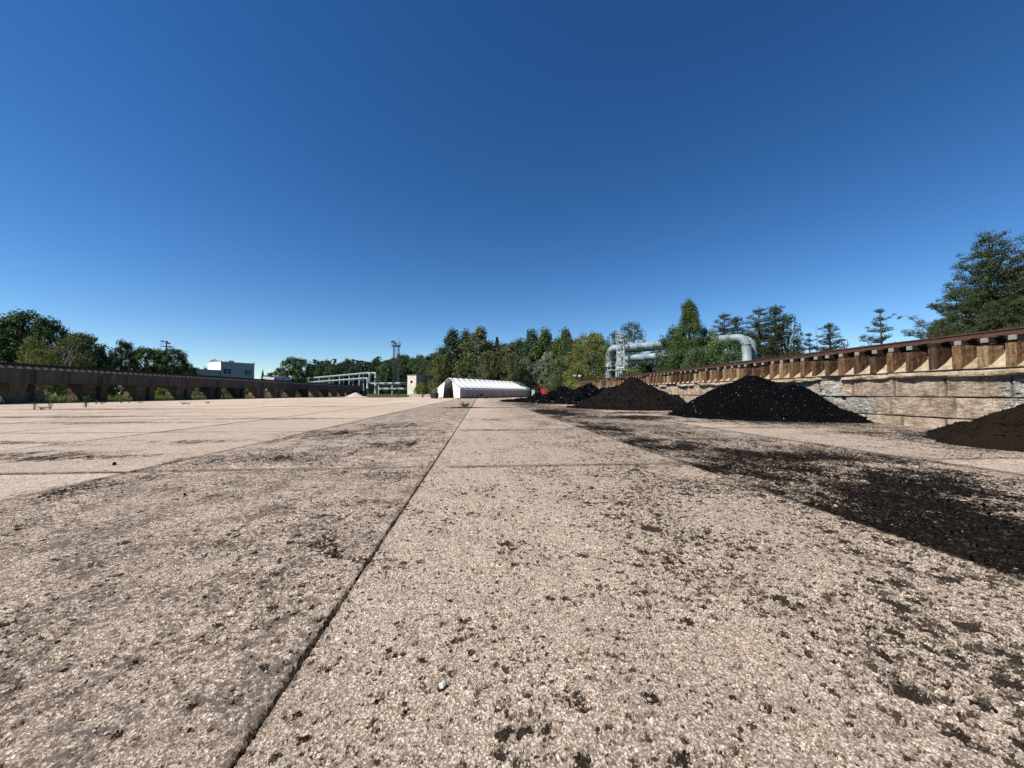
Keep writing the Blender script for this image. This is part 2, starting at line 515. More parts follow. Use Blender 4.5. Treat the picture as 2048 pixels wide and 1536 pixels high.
M['leaf_olive'] = mat_leaf('olive leaves', (0.032, 0.043, 0.014), (0.110, 0.116, 0.040))
M['leaf_yellow'] = mat_leaf('yellow green leaves', (0.045, 0.060, 0.012), (0.150, 0.165, 0.040))
M['leaf_dark'] = mat_leaf('deep green leaves', (0.014, 0.028, 0.013), (0.046, 0.072, 0.026))
M['leaf_silver'] = mat_leaf('silver willow leaves', (0.045, 0.060, 0.036), (0.19, 0.205, 0.14))
M['needle'] = mat_leaf('pine needles', (0.010, 0.018, 0.007), (0.036, 0.047, 0.016), trans=.05)
M['needle_far'] = mat_leaf('far conifer needles', (0.014, 0.028, 0.020), (0.040, 0.062, 0.036), trans=.08)
M['grass'] = mat_leaf('grass blades', (0.045, 0.075, 0.014), (0.14, 0.165, 0.045), trans=.35)
M['weed'] = mat_leaf('dusty weed leaves', (0.035, 0.055, 0.018), (0.10, 0.12, 0.045))
M['flower'] = plain('cream weed flowers', (0.55, 0.55, 0.42), 0.9)
M['pebble'] = plain('pale loose pebble', (0.40, 0.365, 0.32), 0.9, var=.4, scale=60)

# ------------------------------------------------------------------ ground, yard, road
g = MB().grid(np.stack(np.meshgrid(np.linspace(-3000, 3000, 41), np.linspace(-1500, 4500, 41)), -1)[..., [0, 1, 1]] * np.array([1, 1, 0.0]) + np.array([0, 0, -0.12]))
struct(g.build('ground', M['ground']))

WALL_X = 14.0
XE = [-48.3, -44.3, -40.4, -36.4, -32.4, -28.45, -24.5, -20.6, -16.6, -12.7, -8.72, -4.68, -0.70, 3.10, 7.0, 10.9, 14.35]
YE = [5.6 * k for k in range(-2, 21)]
BLOBS = [  # X, Y, rx, ry, strength : coal dirt trodden into the slabs
    (3.7, 2.4, .75, .9, 1.1), (4.1, 3.3, .95, .75, 1.1), (3.45, 1.9, .5, .6, 1.0), (5.0, 2.9, 1.0, .5, .75), (4.6, 4.2, 1.3, .6, .95), (5.8, 3.5, 1.2, .35, .7),
    (3.9, 5.3, .9, .5, .8), (5.1, 6.2, 1.5, .75, .95), (3.9, 7.3, .8, .7, .95), (6.3, 5.7, .8, .5, .6), (5.7, 4.7, 1.0, .5, .7), (6.0, 8.3, 1.5, .6, .5), (8.2, 6.0, 1.2, .5, .4),
    (3.7, 11.4, .9, 1.3, .95), (4.4, 13.2, 1.1, 1.0, .6), (5.2, 10.0, 1.0, 1.0, .55), (4.2, 21.5, 1.2, 4.0, 1.1), (5.6, 24, 1.8, 4, .7), (4.9, 17.5, 1.4, 2.5, .65),
    (6.9, 16.6, 1.7, 1.6, .95), (8.2, 14.0, 1.2, 1.0, .6), (9.1, 11.5, 1.2, .8, .5), (10.2, 9.3, 1.2, .8, .7), (8.4, 20.5, 2.2, 1.2, .8), (4.5, 30, 2, 6, .6), (4.8, 38, 2, 7, .7),
    (-1.2, 29.2, 1.7, 1.5, .95), (1.6, 29.0, 1.7, 1.0, .6), (0.4, 15.5, 1.0, .7, .5), (0.6, 11.1, .9, .14, .9),
    (-3.5, 10.3, 1.4, 1.1, .65), (-2.2, 10.6, 1.0, .9, .5), (-3.3, 6.7, 1.2, .6, .6), (-2.2, 7.4, 1.1, .6, .5), (-1.35, 5.4, .7, .4, .42), (-.85, 2.7, .12, .36, .6), (-1.0, 3.5, .2, .3, .4),
    (-1.6, 8.2, .8, .7, .6), (-3.0, 13, 1.2, 1.6, .6), (-4.2, 4.7, .35, .8, .55), (-7.1, 6.95, 1.7, .38, .62), (-6.2, 9.0, 1.5, .3, .5), (-10.6, 9.0, 2.5, .35, .55), (-13, 15, 3.5, .6, .6), (-18, 19, 5, .9, .6), (-9, 17, 3, .7, .5),
    (-25, 28, 6, 1.2, .6), (-14, 33, 6, 2, .45), (.9, 2.35, .16, .07, .6),
    (3.35, 4.9, .4, 1.1, .8), (3.4, 8.2, .5, 1.5, .78), (3.4, 10.2, .5, 1.4, .65), (3.4, 14, .5, 2, .75), (3.4, 17.2, .5, 2, .75), (4.9, 8.4, 1.2, .6, .6), (6.2, 7.2, 1.6, .4, .55), (5.2, 12, 1.6, .7, .55),
    (12.0, 16.5, 3.0, 5.0, 1.0), (10.8, 27.5, 4.6, 4.4, 1.0), (10, 44, 5.6, 8.5, .95), (12.4, 6.3, 2.6, 3.9, 1.0)]

def dust_at(x, y):
    d = np.zeros_like(x)
    wx = x + (fbm(x * 1.3, y * 1.3, 3, 5) - .5) * 1.3
    wy = y + (fbm(x * 1.3, y * 1.3, 3, 9) - .5) * 1.1
    for (cx, cy, rx, ry, a) in BLOBS:
        r2 = ((wx - cx) / rx) ** 2 + ((wy - cy) / ry) ** 2
        e = a * np.exp(-r2 * .55)
        if 3.2 < cx < 8 and cy < 40:
            e = e * np.where(x > 3.10, 1.0, np.where(y < 14, .0, .15))
        d = np.maximum(d, e)
    return d

def yard():
    rs = np.random.RandomState(4)
    V, Q, A, n = [], [], {k: [] for k in ('dust', 'ed', 'pit', 'tone', 'moss', 'jw')}, 0
    for j in range(len(YE) - 1):
        y0, y1 = YE[j], YE[j + 1]
        for i in range(len(XE) - 1):
            x0, x1 = XE[i], XE[i + 1]
            if y0 > 100 and x1 < -20:
                continue
            sx0 = (vnoise(np.array([i * 3.7]), np.array([j * 1.9]), 3)[0] - .5) * .05
            gap = .005
            near = abs(y0) < .1 and -4.7 <= x0 < 8 
            if near:
                dx = .0085 if -1 < x0 < 3 else (.0095 if x0 < 0 else .012)
                ys = [0.0, .03, .3, .6]
                y = .72
                while y < y1 - .05:
                    ys.append(y)
                    y += max(.0042, min(.034, y * y / 420))
                ys += [y1 - .045, y1 - .03, y1 - .018, y1 - .008, y1]
                xs = np.linspace(x0, x1, int((x1 - x0) / dx))
            elif 5 < y0 < 6 and -13 < x0 < 11:
                ys = np.concatenate([[0, .012, .03, .06], np.linspace(.12, 5.48, 75), [5.54, 5.57, 5.588, 5.6]]) + y0
                xs = x0 + np.concatenate([[0, .012, .03, .06], np.linspace(.1, x1 - x0 - .1, 120), [x1 - x0 - .06, x1 - x0 - .03, x1 - x0 - .012, x1 - x0]])
            else:
                k = 34 if (y0 < 45 and x0 > -9) else 12
                ys = np.concatenate([[0, .03, .08], np.linspace(.2, 5.4, k), [5.52, 5.57, 5.6]]) + y0
                xs = x0 + np.concatenate([[0, .03, .08], np.linspace(.2, x1 - x0 - .2, k), [x1 - x0 - .08, x1 - x0 - .03, x1 - x0]])
            ys = np.array(ys, float)
            X, Y = np.meshgrid(xs, ys)
            ed = np.minimum(np.minimum(X - x0, x1 - X), np.minimum(Y - y0, y1 - Y))
            # shrink by the open joint
            u, w = (X - x0) / (x1 - x0), (Y - y0) / (y1 - y0)
            Xs = x0 + gap + u * (x1 - x0 - 2 * gap)
            Ys = y0 + gap + w * (y1 - y0 - 2 * gap)
            Xs = Xs + (vnoise(Y * .35 + 0 * X, X * 0 + i, 31) - .5) * 0.0 + sx0 * 0
            tl = rs.uniform(-.004, .004, 3)
            Z = tl[0] + tl[1] * (u - .5) + tl[2] * (w - .5)
            if near:
                Z = Z * .5
            r, c = X.shape
            idx = np.arange(r * c).reshape(r, c) + n
            V.append(np.stack([Xs, Ys, Z], -1).reshape(-1, 3))
            Q.append(np.stack([idx[:-1, :-1], idx[:-1, 1:], idx[1:, 1:], idx[1:, :-1]], -1).reshape(-1, 4))
            n += r * c
            A['dust'].append(dust_at(X, Y).ravel())
            A['ed'].append(ed.ravel())
            jw_ = np.full(X.shape, 1.5 if x0 > -16 else 2.6) * (.6 + .8 * vnoise(X * .8, Y * .25, 12))
            jw_ = np.where((np.abs(X + .70) < .25) & (Y < 30), .38, jw_)
            jw_ = np.where((np.abs(X - 3.10) < .25), 1.1, jw_)
            A['jw'].append(jw_.ravel())
            pit = 1.0 if -1 < x0 < 3.2 else (.68 if -5 < x0 < 0 else (.75 if x0 > 3 else .30))
            if x0 > 6:
                pit = .45
            pm = np.full(X.shape, pit)
            if -1 < x0 < 3.2:
                pm = pm * (.72 + .55 * sstep(-.3, 2.6, X)) * (1.0 if y0 < 1 else .8)
            A['pit'].append(pm.ravel())
            tone = rs.uniform(.2, .8) + (.02 if (x0 < -4.7 or x0 > 6.5) else 0) + (.05 if y0 > 25 else 0)
            A['tone'].append(np.full(r * c, tone))
            ms = 1.15 if -5 < x0 < -1 else (.30 if -1 < x0 < 3.2 else (.55 if x0 > 3 else .20))
            if x0 > 6.5:
                ms = .3
            A['moss'].append(np.full(r * c, ms))
    me = raw_mesh('concrete_yard', np.concatenate(V), [np.concatenate(Q)], True, [M['yard']], {k: np.concatenate(a) for k, a in A.items()})
    struct(link('concrete_yard', me))
yard()
struct(MB().box(-48.4, 14.5, -11.3, 112.2, -.10, -.028).build('joint_soil', M['soil']))
# grey asphalt road beyond the yard, left of the tent
rd = MB()
rd.add([(-48, 112.4, -.02), (-9.5, 93, -.0), (-9.5, 150, -.02), (-52, 190, -.02)], [(0, 1, 2, 3)])
rdm = np.array([(-60, 113, .0), (-8, 112.5, .0), (20, 150, .0), (-40, 160, .0)])
struct(MB().add(rdm - np.array([0, 0, .03]), [(0, 1, 2, 3)]).build('road', M['asphalt']))

# ------------------------------------------------------------------ retaining wall with posts, and the railway on it
WY0, WY1 = 2.0, 55.4
wall = thing('retaining_wall', 'long weathered concrete block wall carrying a rusty railway on short posts beside the coal heaps', 'retaining wall', (WALL_X, 8, 0))
WL = np.array([WALL_X, 8, 0])

def wall_face():
    ys = np.arange(WY0, WY1, .045)
    zj = [.30, .93]
    zs = np.unique(np.concatenate([np.arange(-.1, 1.6, .045)] + [np.array([z - .03, z - .014, z, z + .014, z + .03]) for z in zj]))
    Y, Z = np.meshgrid(ys, zs)
    course = (Z > .30).astype(int) + (Z > .93).astype(int)
    L = np.array([1.2, 1.75, 1.45])[course]
    offs = np.array([.9, 1.55, .35])[course]
    bi = np.floor((Y - offs) / L)
    br = hsh(bi, course, 7)
    br2 = hsh(bi, course, 19)
    fy = (Y - offs) - bi * L
    jd = np.minimum(np.minimum(fy, L - fy), np.minimum(np.abs(Z - .30), np.abs(Z - .93)))
    jn = fbm(Y * 3, Z * 3, 3, 11)
    joint = sstep(.034, .010, jd + (jn - .5) * .022)
    zone = sstep(12.45, 12.75, Y) * sstep(21.2, 19.6, Y) + sstep(9.35, 9.1, Y)
    spall = np.clip(zone * (course >= 1) * sstep(.25, .4, fbm(Y * .8, Z * 1.2, 3, 23) + .05), 0, 1)
    keep = (course == 2) & (Y > 12.6) & (Y < 13.9)            # one block that kept its face
    spall[keep] = 0
    off = (br - .5) * .045 + joint * .05 + spall * (.055 + (fbm(Y * 5, Z * 6, 5, 41) - .5) * .16)
    off += (fbm(Y * 2.5, Z * 2.5, 5, 51) - .5) * .09
    off += ((hsh(np.floor((Y - offs) / L), course, 77) > .72) * (course == 1)) * sstep(.75, .9, Z) * sstep(.55, .7, vnoise(Y * 2.2, Z * 0, 3)) * .10
    off += (course == 0) * -.03
    rust = np.zeros_like(Y)
    yk = np.arange(WY0 + .3, WY1, .6)
    kk = np.floor((Y - WY0) / .6)
    rk = hsh(kk, kk * 0, 5)
    cen = np.abs(((Y - WY0) / .6 - kk) - .5 + (fbm(Z * 2, Y * .5, 2, 3) - .5) * .35) * .6
    reach = rk * 1.6
    rust = .66 * sstep(.12, .0, cen) * sstep(1.55 - reach - .25, 1.55 - reach + .25, Z) * (rk > .45) * .9
    farrust = sstep(19, 26, Y) * sstep(.3, 1.5, Z) * .35
    rust = np.maximum(rust, farrust + rust * .5) * (1 - spall * .8)
    tone = br2 * .8 + .15 + (course == 0) * .35 + sstep(18, 24, Y) * .25
    P = np.stack([0 * Y + WALL_X + off, Y, Z], -1) - WL
    b = MB().grid(P[:, ::-1])
    rv = lambda a: a[:, ::-1].ravel()
    b.build('block_face', M['wall'], wall, smooth=False, attrs={'spall': rv(spall), 'rust': rv(rust), 'joint': rv(joint), 'tone': rv(tone)})
wall_face()

def coping():
    ys = np.arange(WY0, WY1, .05)
    prof = np.array([(.16, 1.50), (-.10, 1.555), (-.13, 1.60), (-.12, 1.67), (-.08, 1.705), (.0, 1.71), (.01, 1.75), (-.08, 1.755), (-.07, 1.785), (.05, 1.87), (.18, 1.96), (.34, 2.09), (.50, 2.22), (.56, 2.27)])
    T = np.arange(len(prof))
    Y, K = np.meshgrid(ys, T)
    px = prof[:, 0][K] + 0.0
    pz = prof[:, 1][K] + 0.0
    seg = np.floor(Y / 1.9)
    nz = (fbm(Y * 2.2, K * .8, 5, 61) - .5)
    edge = (K >= 1) & (K <= 4)
    rough = np.where(Y < 11.8, .5, 1.5)
    px = px + edge * (nz * .16 * rough + (hsh(seg, seg * 0, 3) - .5) * .07 * rough)
    pz = pz + edge * ((fbm(Y * 1.7, K * 0 + 3, 4, 71) - .5) * .10 * rough) + (K > 8) * nz * .05 + ((K == 7) | (K == 8)) * (fbm(Y * 4, K * 0, 4, 33) - .5) * .03
    # bites broken out of the lip
    bite = sstep(.66, .74, vnoise(Y * 1.05, Y * 0, 91)) * (K <= 4) * (K >= 1) * (Y > 11)
    px = px + bite * .16
    P = np.stack([WALL_X + px, Y, pz], -1) - WL
    MB().grid(P[:, ::-1]).build('coping', M['coping'], wall)
coping()
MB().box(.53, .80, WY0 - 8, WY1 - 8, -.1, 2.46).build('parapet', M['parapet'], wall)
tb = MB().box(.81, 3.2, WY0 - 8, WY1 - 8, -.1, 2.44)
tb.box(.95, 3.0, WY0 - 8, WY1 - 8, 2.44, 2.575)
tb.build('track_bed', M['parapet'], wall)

rs = np.random.RandomState(11)
def rough_post(h, wx, wy, seed):
    """a weathered square post: box with chipped corners, base at 0"""
    r = np.random.RandomState(seed)
    nx, ny, nz = 3, 3, 6
    b = MB()
    lo, hi = np.array([0, -wy / 2, 0]), np.array([wx, wy / 2, h])
    def side(ax, val, us, vs, flip):
        U, W = np.meshgrid(us, vs)
        P = np.zeros(U.shape + (3,))
        o = [k for k in range(3) if k != ax]
        P[..., ax] = val
        P[..., o[0]], P[..., o[1]] = U, W
        # shared position based jitter so that the faces stay closed
        k = np.round(P * 1000).astype(int)
        j = np.stack([hsh(k[..., 0] * 7 + k[..., 1] * 131 + k[..., 2] * 17, k[..., 1] * 0 + a * 991, seed) - .5 for a in range(3)], -1)
        # pull corners in
        e = sum(((np.abs(P[..., a] - lo[a]) < 1e-6) | (np.abs(P[..., a] - hi[a]) < 1e-6)).astype(int) for a in range(3))
        cen = (lo + hi) / 2
        P = P + (cen - P) * ((e >= 2)[..., None] * np.array([.045, .06, .012])) + j * .014
        b.grid(P if not flip else P[:, ::-1])
    gx, gy, gz = np.linspace(0, wx, nx + 1), np.linspace(-wy / 2, wy / 2, ny + 1), np.linspace(0, h, nz + 1)
    side(0, 0, gy, gz, True); side(0, wx, gy, gz, False)
    side(1, -wy / 2, gx, gz, False); side(1, wy / 2, gx, gz, True)
    side(2, h, gx, gy, False)
    return b
posts = [rough_post(.645 + .05 * math.sin(k * 2.1), .52, .23 + .02 * math.sin(k * 1.3), k).mesh('post', M['post']) for k in range(9)]
yk = np.arange(WY0 + .35, WY1 - .2, .6)
for k, y in enumerate(yk):
    p = link('post', posts[rs.randint(9)], wall, (-.10 + rs.uniform(-.02, .02), y - 8 + rs.uniform(-.025, .025), 1.765 + rs.uniform(-.02, .01)))
    p.rotation_euler = (0, 0, rs.uniform(-.05, .05))

track = thing('railway_track', 'rusty brown rails on grey ended sleepers running along the top of the block wall', 'railway track', (WALL_X, 8, 2.46))
def rail(parent, x, y0, y1, z, mat, h=.155):
    prof = [(-.065, 0), (.065, 0), (.065, .012), (.012, .03), (.012, h - .045), (.036, h - .035), (.036, h), (-.036, h), (-.036, h - .035), (-.012, h - .045), (-.012, .03), (-.065, .012)]
    n = len(prof)
    V = [(x + a, y, z + b) for y in (y0, y1) for a, b in prof]
    return MB().add(V, [(i, (i + 1) % n, n + (i + 1) % n, n + i) for i in range(n)]).build('rail', mat, parent)
rail(track, .30, WY0 - 8, WY1 - 8, .19, M['rail'], .165)
rail(track, 1.82, WY0 - 8, WY1 - 8, .19, M['rail'], .165)
slv = []
for k in range(4):
    b = MB().box(0, 2.65, -.085, .085, 0, .145)
    slv.append(b.mesh('sleeper', M['darksleeper']))
chv = MB().box(.14, .46, -.15, .15, .147, .188)
sem = MB().box(-.03, -.003, -.08, .08, .012, .14).mesh('end_grain', M['sleeper_end'])
chm = chv.mesh('rail_chair', M['rail'])
for k, y in enumerate(yk):
    o = link('sleeper', slv[k % 4], track, (rs.uniform(-.02, .05), y - 8 + .05 + rs.uniform(-.03, .03), .0))
    link('rail_chair', chm, o)
    if rs.rand() < .85:
        link('end_grain', sem, o)

# ------------------------------------------------------------------ left trestle
TX = -48.0
tres = thing('railway_trestle', 'long dark concrete trestle of girders on paired stub columns, seen in shade across the yard', 'trestle', (TX, 40, 0))
track2 = thing('railway_track', 'black sleepers and rails running along the top of the dark concrete trestle', 'railway track', (TX, 40, 0))
ZG0, ZG1 = 2.15, 3.66
def pier_mesh(seed):
    r = np.random.RandomState(seed)
    b = MB()
    for (ya, yb, xo) in ((0, 1.5, 0), (2.35, 3.3, .12)):
        zs = np.linspace(-.15, 2.06, 7)
        wid = [1.12, 1.05, 1.0, .96, .95, 1.0, 1.12]
        ring = []
        for z, w in zip(zs, wid):
            cy, hy = (ya + yb) / 2, (yb - ya) / 2 * w
            ring.append([(-xo - (1 - w) * .4 + r.uniform(-.05, .05), cy - hy + r.uniform(-.07, .07), z), (-xo - (1 - w) * .4 + r.uniform(-.05, .05), cy + hy + r.uniform(-.07, .07), z),
                         (-1.75 + r.uniform(-.05, .05), cy + hy, z), (-1.75, cy - hy + r.uniform(-.07, .07), z)])
        V = [p for q in ring for p in q]
        Q = [(i * 4 + k, i * 4 + (k + 1) % 4, (i + 1) * 4 + (k + 1) % 4, (i + 1) * 4 + k) for i in range(6) for k in range(4)] + [(24, 25, 26, 27)]
        b.add(V, Q)
    b.box(-1.5, -.5, 1.7, 2.4, -.1, 1.3)
    b.box(-1.8, .12, -.1, 3.45, 2.06, 2.15)
    b.box(-2.0, .25, -.2, 3.5, -.15, .10)
    return b.mesh('pier', M['pier'])
piers = [pier_mesh(k) for k in range(4)]
SP = 7.32
for k in range(-4, 21):
    y = 51.0 + SP * k
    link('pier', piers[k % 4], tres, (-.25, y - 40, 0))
    ga, gb = y + 1.9 - 40, y + 1.9 + SP - 40
    b = MB().box(-2.1, -.02, ga + .05, gb - .05, ZG0 + .01, ZG1)
    b.box(-.02, .06, ga + .05, gb - .05, ZG1 - .16, ZG1 - .004)       # top flange lip
    b.box(-.02, .05, ga + .12, ga + .30, ZG0 + .015, ZG1 - .165)
    b.box(-.02, .05, gb - .30, gb - .12, ZG0 + .015, ZG1 - .165)
    b.box(-.02, .035, ga + SP * .5 - .08, ga + SP * .5 + .08, ZG0 + .015, ZG1 - .165)
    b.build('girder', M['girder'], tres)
y0t, y1t = 51 - 4 * SP + 1.9 - 40, 51 + SP * 20 + 1.9 + SP - 40
MB().bar((0.05, 76.6 - 40, 0), (-.0, 76.6 - 40 - 1.6, 2.2), .14, .14).build('prop', M['tar'], tres)
sm = MB().box(-2.45, .10, -.125, .125, 0, .27).mesh('sleeper', M['oldsleeper'])
ys2 = np.arange(y0t + .2, y1t, .8)
for y in ys2[:100]:
    link('sleeper', sm, track2, (0, float(y), ZG1 + .005))
b = MB()
for y in ys2[100:]:
    b.box(-2.45, .10, y - .125, y + .125, ZG1 + .005, ZG1 + .275)
struct(b.build('sleepers', M['oldsleeper'], track2), 'stuff')
rail(track2, -.05, y0t, y1t, ZG1 + .28, M['tar'], .28)
rail(track2, -1.57, y0t, y1t, ZG1 + .28, M['tar'], .28)
# stub at the far end: buffer timbers
bs = thing('buffer_stop', 'low rusty timber stack closing the far end of the dark trestle', 'buffer stop', (TX - 1, y1t + 40 + 1.2, 0))
b = MB()
for k in range(6):
    b.box(-1.6, 1.6, -1 + k * .25, 1.6 - k * .1, .02 + k * .45, .40 + k * .45)
b.build('timber', M['rail'], bs)

# ------------------------------------------------------------------ heaps
ico_v = np.array([(0, 0, 1), (.894, 0, .447), (.276, .851, .447), (-.724, .526, .447), (-.724, -.526, .447), (.276, -.851, .447), (.724, .526, -.447), (-.276, .851, -.447), (-.894, 0, -.447), (-.276, -.851, -.447), (.724, -.526, -.447), (0, 0, -1)])
ico_f = np.array([(0, 1, 2), (0, 2, 3), (0, 3, 4), (0, 4, 5), (0, 5, 1), (1, 6, 2), (2, 7, 3), (3, 8, 4), (4, 9, 5), (5, 10, 1), (2, 6, 7), (3, 7, 8), (4, 8, 9), (5, 9, 10), (1, 10, 6), (7, 6, 11), (8, 7, 11), (9, 8, 11), (10, 9, 11), (6, 10, 11)])
oct_v = np.array([(1, 0, 0), (0, 1, 0), (-1, 0, 0), (0, -1, 0), (0, 0, 1), (0, 0, -1)], float)
oct_f = np.array([(0, 1, 4), (1, 2, 4), (2, 3, 4), (3, 0, 4), (1, 0, 5), (2, 1, 5), (3, 2, 5), (0, 3, 5)])

def lumps(pts, sizes, mat, name, parent, loc, seed, ico=True):
    r = np.random.RandomState(seed)
    bv, bf = (ico_v, ico_f) if ico else (oct_v, oct_f)
    n = len(pts)
    V = bv[None] * r.uniform(.55, 1.25, (n, len(bv), 1)) * r.uniform(.55, 1.2, (n, 1, 3))
    a = r.uniform(0, 6.28, (n, 3))
    for (i, j, k) in ((0, 1, 0), (1, 2, 1), (0, 2, 2)):
        c, s_ = np.cos(a[:, k])[:, None], np.sin(a[:, k])[:, None]
        x, y = V[..., i].copy(), V[..., j].copy()
        V[..., i], V[..., j] = x * c - y * s_, x * s_ + y * c
    V = V * np.asarray(sizes)[:, None, None] + np.asarray(pts)[:, None] - np.asarray(loc)
    Fc = (bf[None] + (np.arange(n) * len(bv))[:, None, None]).reshape(-1, 3)
    o = link(name, raw_mesh(name, V.reshape(-1, 3), [Fc], False, [mat]), parent)
    return o

def heap(name, label, cones, box, step, mat, noise, nl, lsize, lmat, seed, group='heaps tipped along the wall', foot=.35):
    """cones: (x, y, height, slope); box x0,x1,y0,y1"""
    x0, x1, y0, y1 = box
    def H(x, y):
        wx = x + (fbm(x * .7, y * .7, 3, seed) - .5) * .9
        wy = y + (fbm(x * .7, y * .7, 3, seed + 5) - .5) * .9
        z = np.full_like(x, -1.0)
        for (cx, cy, h, sl, *e) in cones:
            ex, ey = e if e else (1, 1)
            rr = np.sqrt(((wx - cx) / ex) ** 2 + ((wy - cy) / ey) ** 2 + .06) - .24
            zc = h - sl * rr
            zc = np.where(zc < foot, foot * np.exp(np.clip((zc - foot) / foot, -8, 0)) - .05, zc)   # spreading foot
            z = np.maximum(z, zc)
        k = np.clip(z * 3, 0, 1)
        return z + k * (fbm(x * 2.2, y * 2.2, 5, seed + 9, .6) - .5) * noise - .004
    X, Y = np.meshgrid(np.arange(x0, x1, step), np.arange(y0, y1, step))
    Z = H(X, Y)
    cx, cy = (x0 + x1) / 2, (y0 + y1) / 2
    root = thing(name, label, 'heap', (cx, cy, 0), group=group)
    b = MB().grid(np.stack([X - cx, Y - cy, np.maximum(Z, -.06)], -1))
    # drop what lies under the slab
    me = b.mesh('mound', mat, False)
    link('mound', me, root)
    r = np.random.RandomState(seed)
    if nl:
        px, py = r.uniform(x0, x1, nl * 6), r.uniform(y0, y1, nl * 6)
        pz = H(px, py)
        ok = pz > (.0 if noise < .3 else -.01)
        px, py, pz = px[ok][:nl], py[ok][:nl], pz[ok][:nl]
        sz = lsize[0] + (lsize[1] - lsize[0]) * r.rand(len(px)) ** 2.2
        o = lumps(np.stack([px, py, pz + sz * .25], -1), sz, lmat, 'lumps', root, (cx, cy, 0), seed, ico=lsize[1] > .12)
        struct(o, 'stuff')
    return root

heap('coal_heap', 'tall glossy black heap of small coal with a sloping shoulder against the block wall', [(12.45, 16.9, 1.85, .62, 1.05, 1.12), (12.9, 15.25, 1.40, .66, 1, 1.0), (13.6, 13.9, .50, .50, .9, 1.0), (12.0, 18.6, .8, .5, 1.1, 1.1)],
     (8.2, 14.12, 10.6, 22.6), .06, M['coal'], .16, 15000, (.022, .06), M['coal_lump'], 21, foot=.16)
heap('coal_fines_heap', 'broad dark brown heap of fine coal with a pointed top, between the two black heaps', [(11.35, 27.6, 2.2, .62, 1.0, 1.2), (9.9, 28.3, 1.45, .58, 1.0, 1.2), (13.2, 26.6, 1.25, .7, 1, 1.2)],
     (5.6, 14.12, 21.8, 34.0), .07, M['coaldust'], .50, 2600, (.02, .12), M['coaldust'], 33)
heap('lump_coal_heap', 'long low black heap of large shiny coal lumps in front of the red container', [(9.6, 44.5, 1.75, .62, 1.15, 1.5), (11.5, 40.5, 1.9, .62, 1.1, 1.5), (7.4, 47.5, .95, .5, 1.2, 1.6), (12.8, 39.5, 1.5, .6, 1, 1.3), (5.6, 50, .35, .35, 1.2, 1.5)],
     (1.5, 14.12, 33.5, 56.5), .15, M['coal'], .55, 5200, (.07, .24), M['coal_lump'], 45)
heap('coal_fines_heap', 'smooth dark brown heap of coal fines nearest the camera, running out of frame', [(13.0, 5.6, 1.75, .56, 1.05, 1.25)],
     (8.0, 14.12, 1.0, 11.5), .05, M['browndust'], .30, 2600, (.012, .05), M['browndust'], 57, foot=.10)
sx, sy = gp(711, 112)
heap('sand_heap', 'small pale conical sand heap in front of the far end of the dark trestle', [(sx, sy, 1.35, .62, 1.15, 1.1)], (sx - 4, sx + 4, sy - 4, sy + 4), .2, M['sand'], .1, 0, (0, 0), None, 61, group=None)

# loose coal crumbs and pebbles on the slabs
r = np.random.RandomState(8)
n = 90000
px, py = r.uniform(2.2, 12.5, n), 1.2 + 15 * r.rand(n) ** 1.6
dd = dust_at(px, py)
ok = (dd > .3) & (r.rand(n) < dd * .8)
px, py = px[ok][:9000], py[ok][:9000]
sz = .003 + .013 * r.rand(len(px)) ** 3
struct(lumps(np.stack([px, py, sz * .5 + .003], -1), sz, M['coal'], 'coal_crumbs', None, (0, 0, 0), 3, ico=False), 'stuff')
n = 600
py = .85 + 6.0 * r.rand(n) ** 1.5
px = r.uniform(-1, 1, n) * py * 1.35
sz = .0025 + .008 * r.rand(n) ** 3
struct(lumps(np.stack([px, py, sz * .4 + .002], -1), sz, M['pebble'], 'gravel', None, (0, 0, 0), 4, ico=False), 'stuff')
def stone(px_, py_, size, label, mat, seed):
    d = EYE * F_PX / (py_ - HOR)
    x, y = gp(px_, d)
    o = lumps(np.array([(0, 0, size * .45)]), np.array([size]), mat, 'stone', None, (0, 0, 0), seed)
    o.location = (x, y, 0)
    o['label'], o['category'] = label, 'stone'
stone(888, 1362, .017, 'small white stone chip, brightest on the pitted middle slab', M['pebble'], 5)
stone(233, 929, .035, 'small black stone lying on the smooth slab at the left', M['coal'], 6)
stone(374, 989, .022, 'tiny black stone just past the curved joint on the mossy slab', M['coal'], 7)

# ------------------------------------------------------------------ trees
def leafquads(P, Nrm, size, asp, r):
    """oriented leaf quads: P (n,3), Nrm (n,3), size (n,)"""
    n = len(P)
    Nrm = Nrm / (np.linalg.norm(Nrm, axis=1, keepdims=True) + 1e-9)
    t = r.normal(size=(n, 3))
    t -= Nrm * (t * Nrm).sum(1, keepdims=True)
    t /= np.linalg.norm(t, axis=1, keepdims=True) + 1e-9
    b = np.cross(Nrm, t)
    t, b = t * size[:, None] * .5, b * size[:, None] * .5 * asp
    V = np.stack([P - t, P - b * .9 + t * .1, P + t, P + b * .9 - t * .1], 1).reshape(-1, 3)
    Q = np.arange(4 * n).reshape(n, 4)
    return V, Q

def crown_mesh(P, N, size, asp, tint, mat, r):
    V, Q = leafquads(P, N, size, asp, r)
    return raw_mesh('crown', V, [Q], False, [mat], {'tint': np.repeat(tint, 4)})

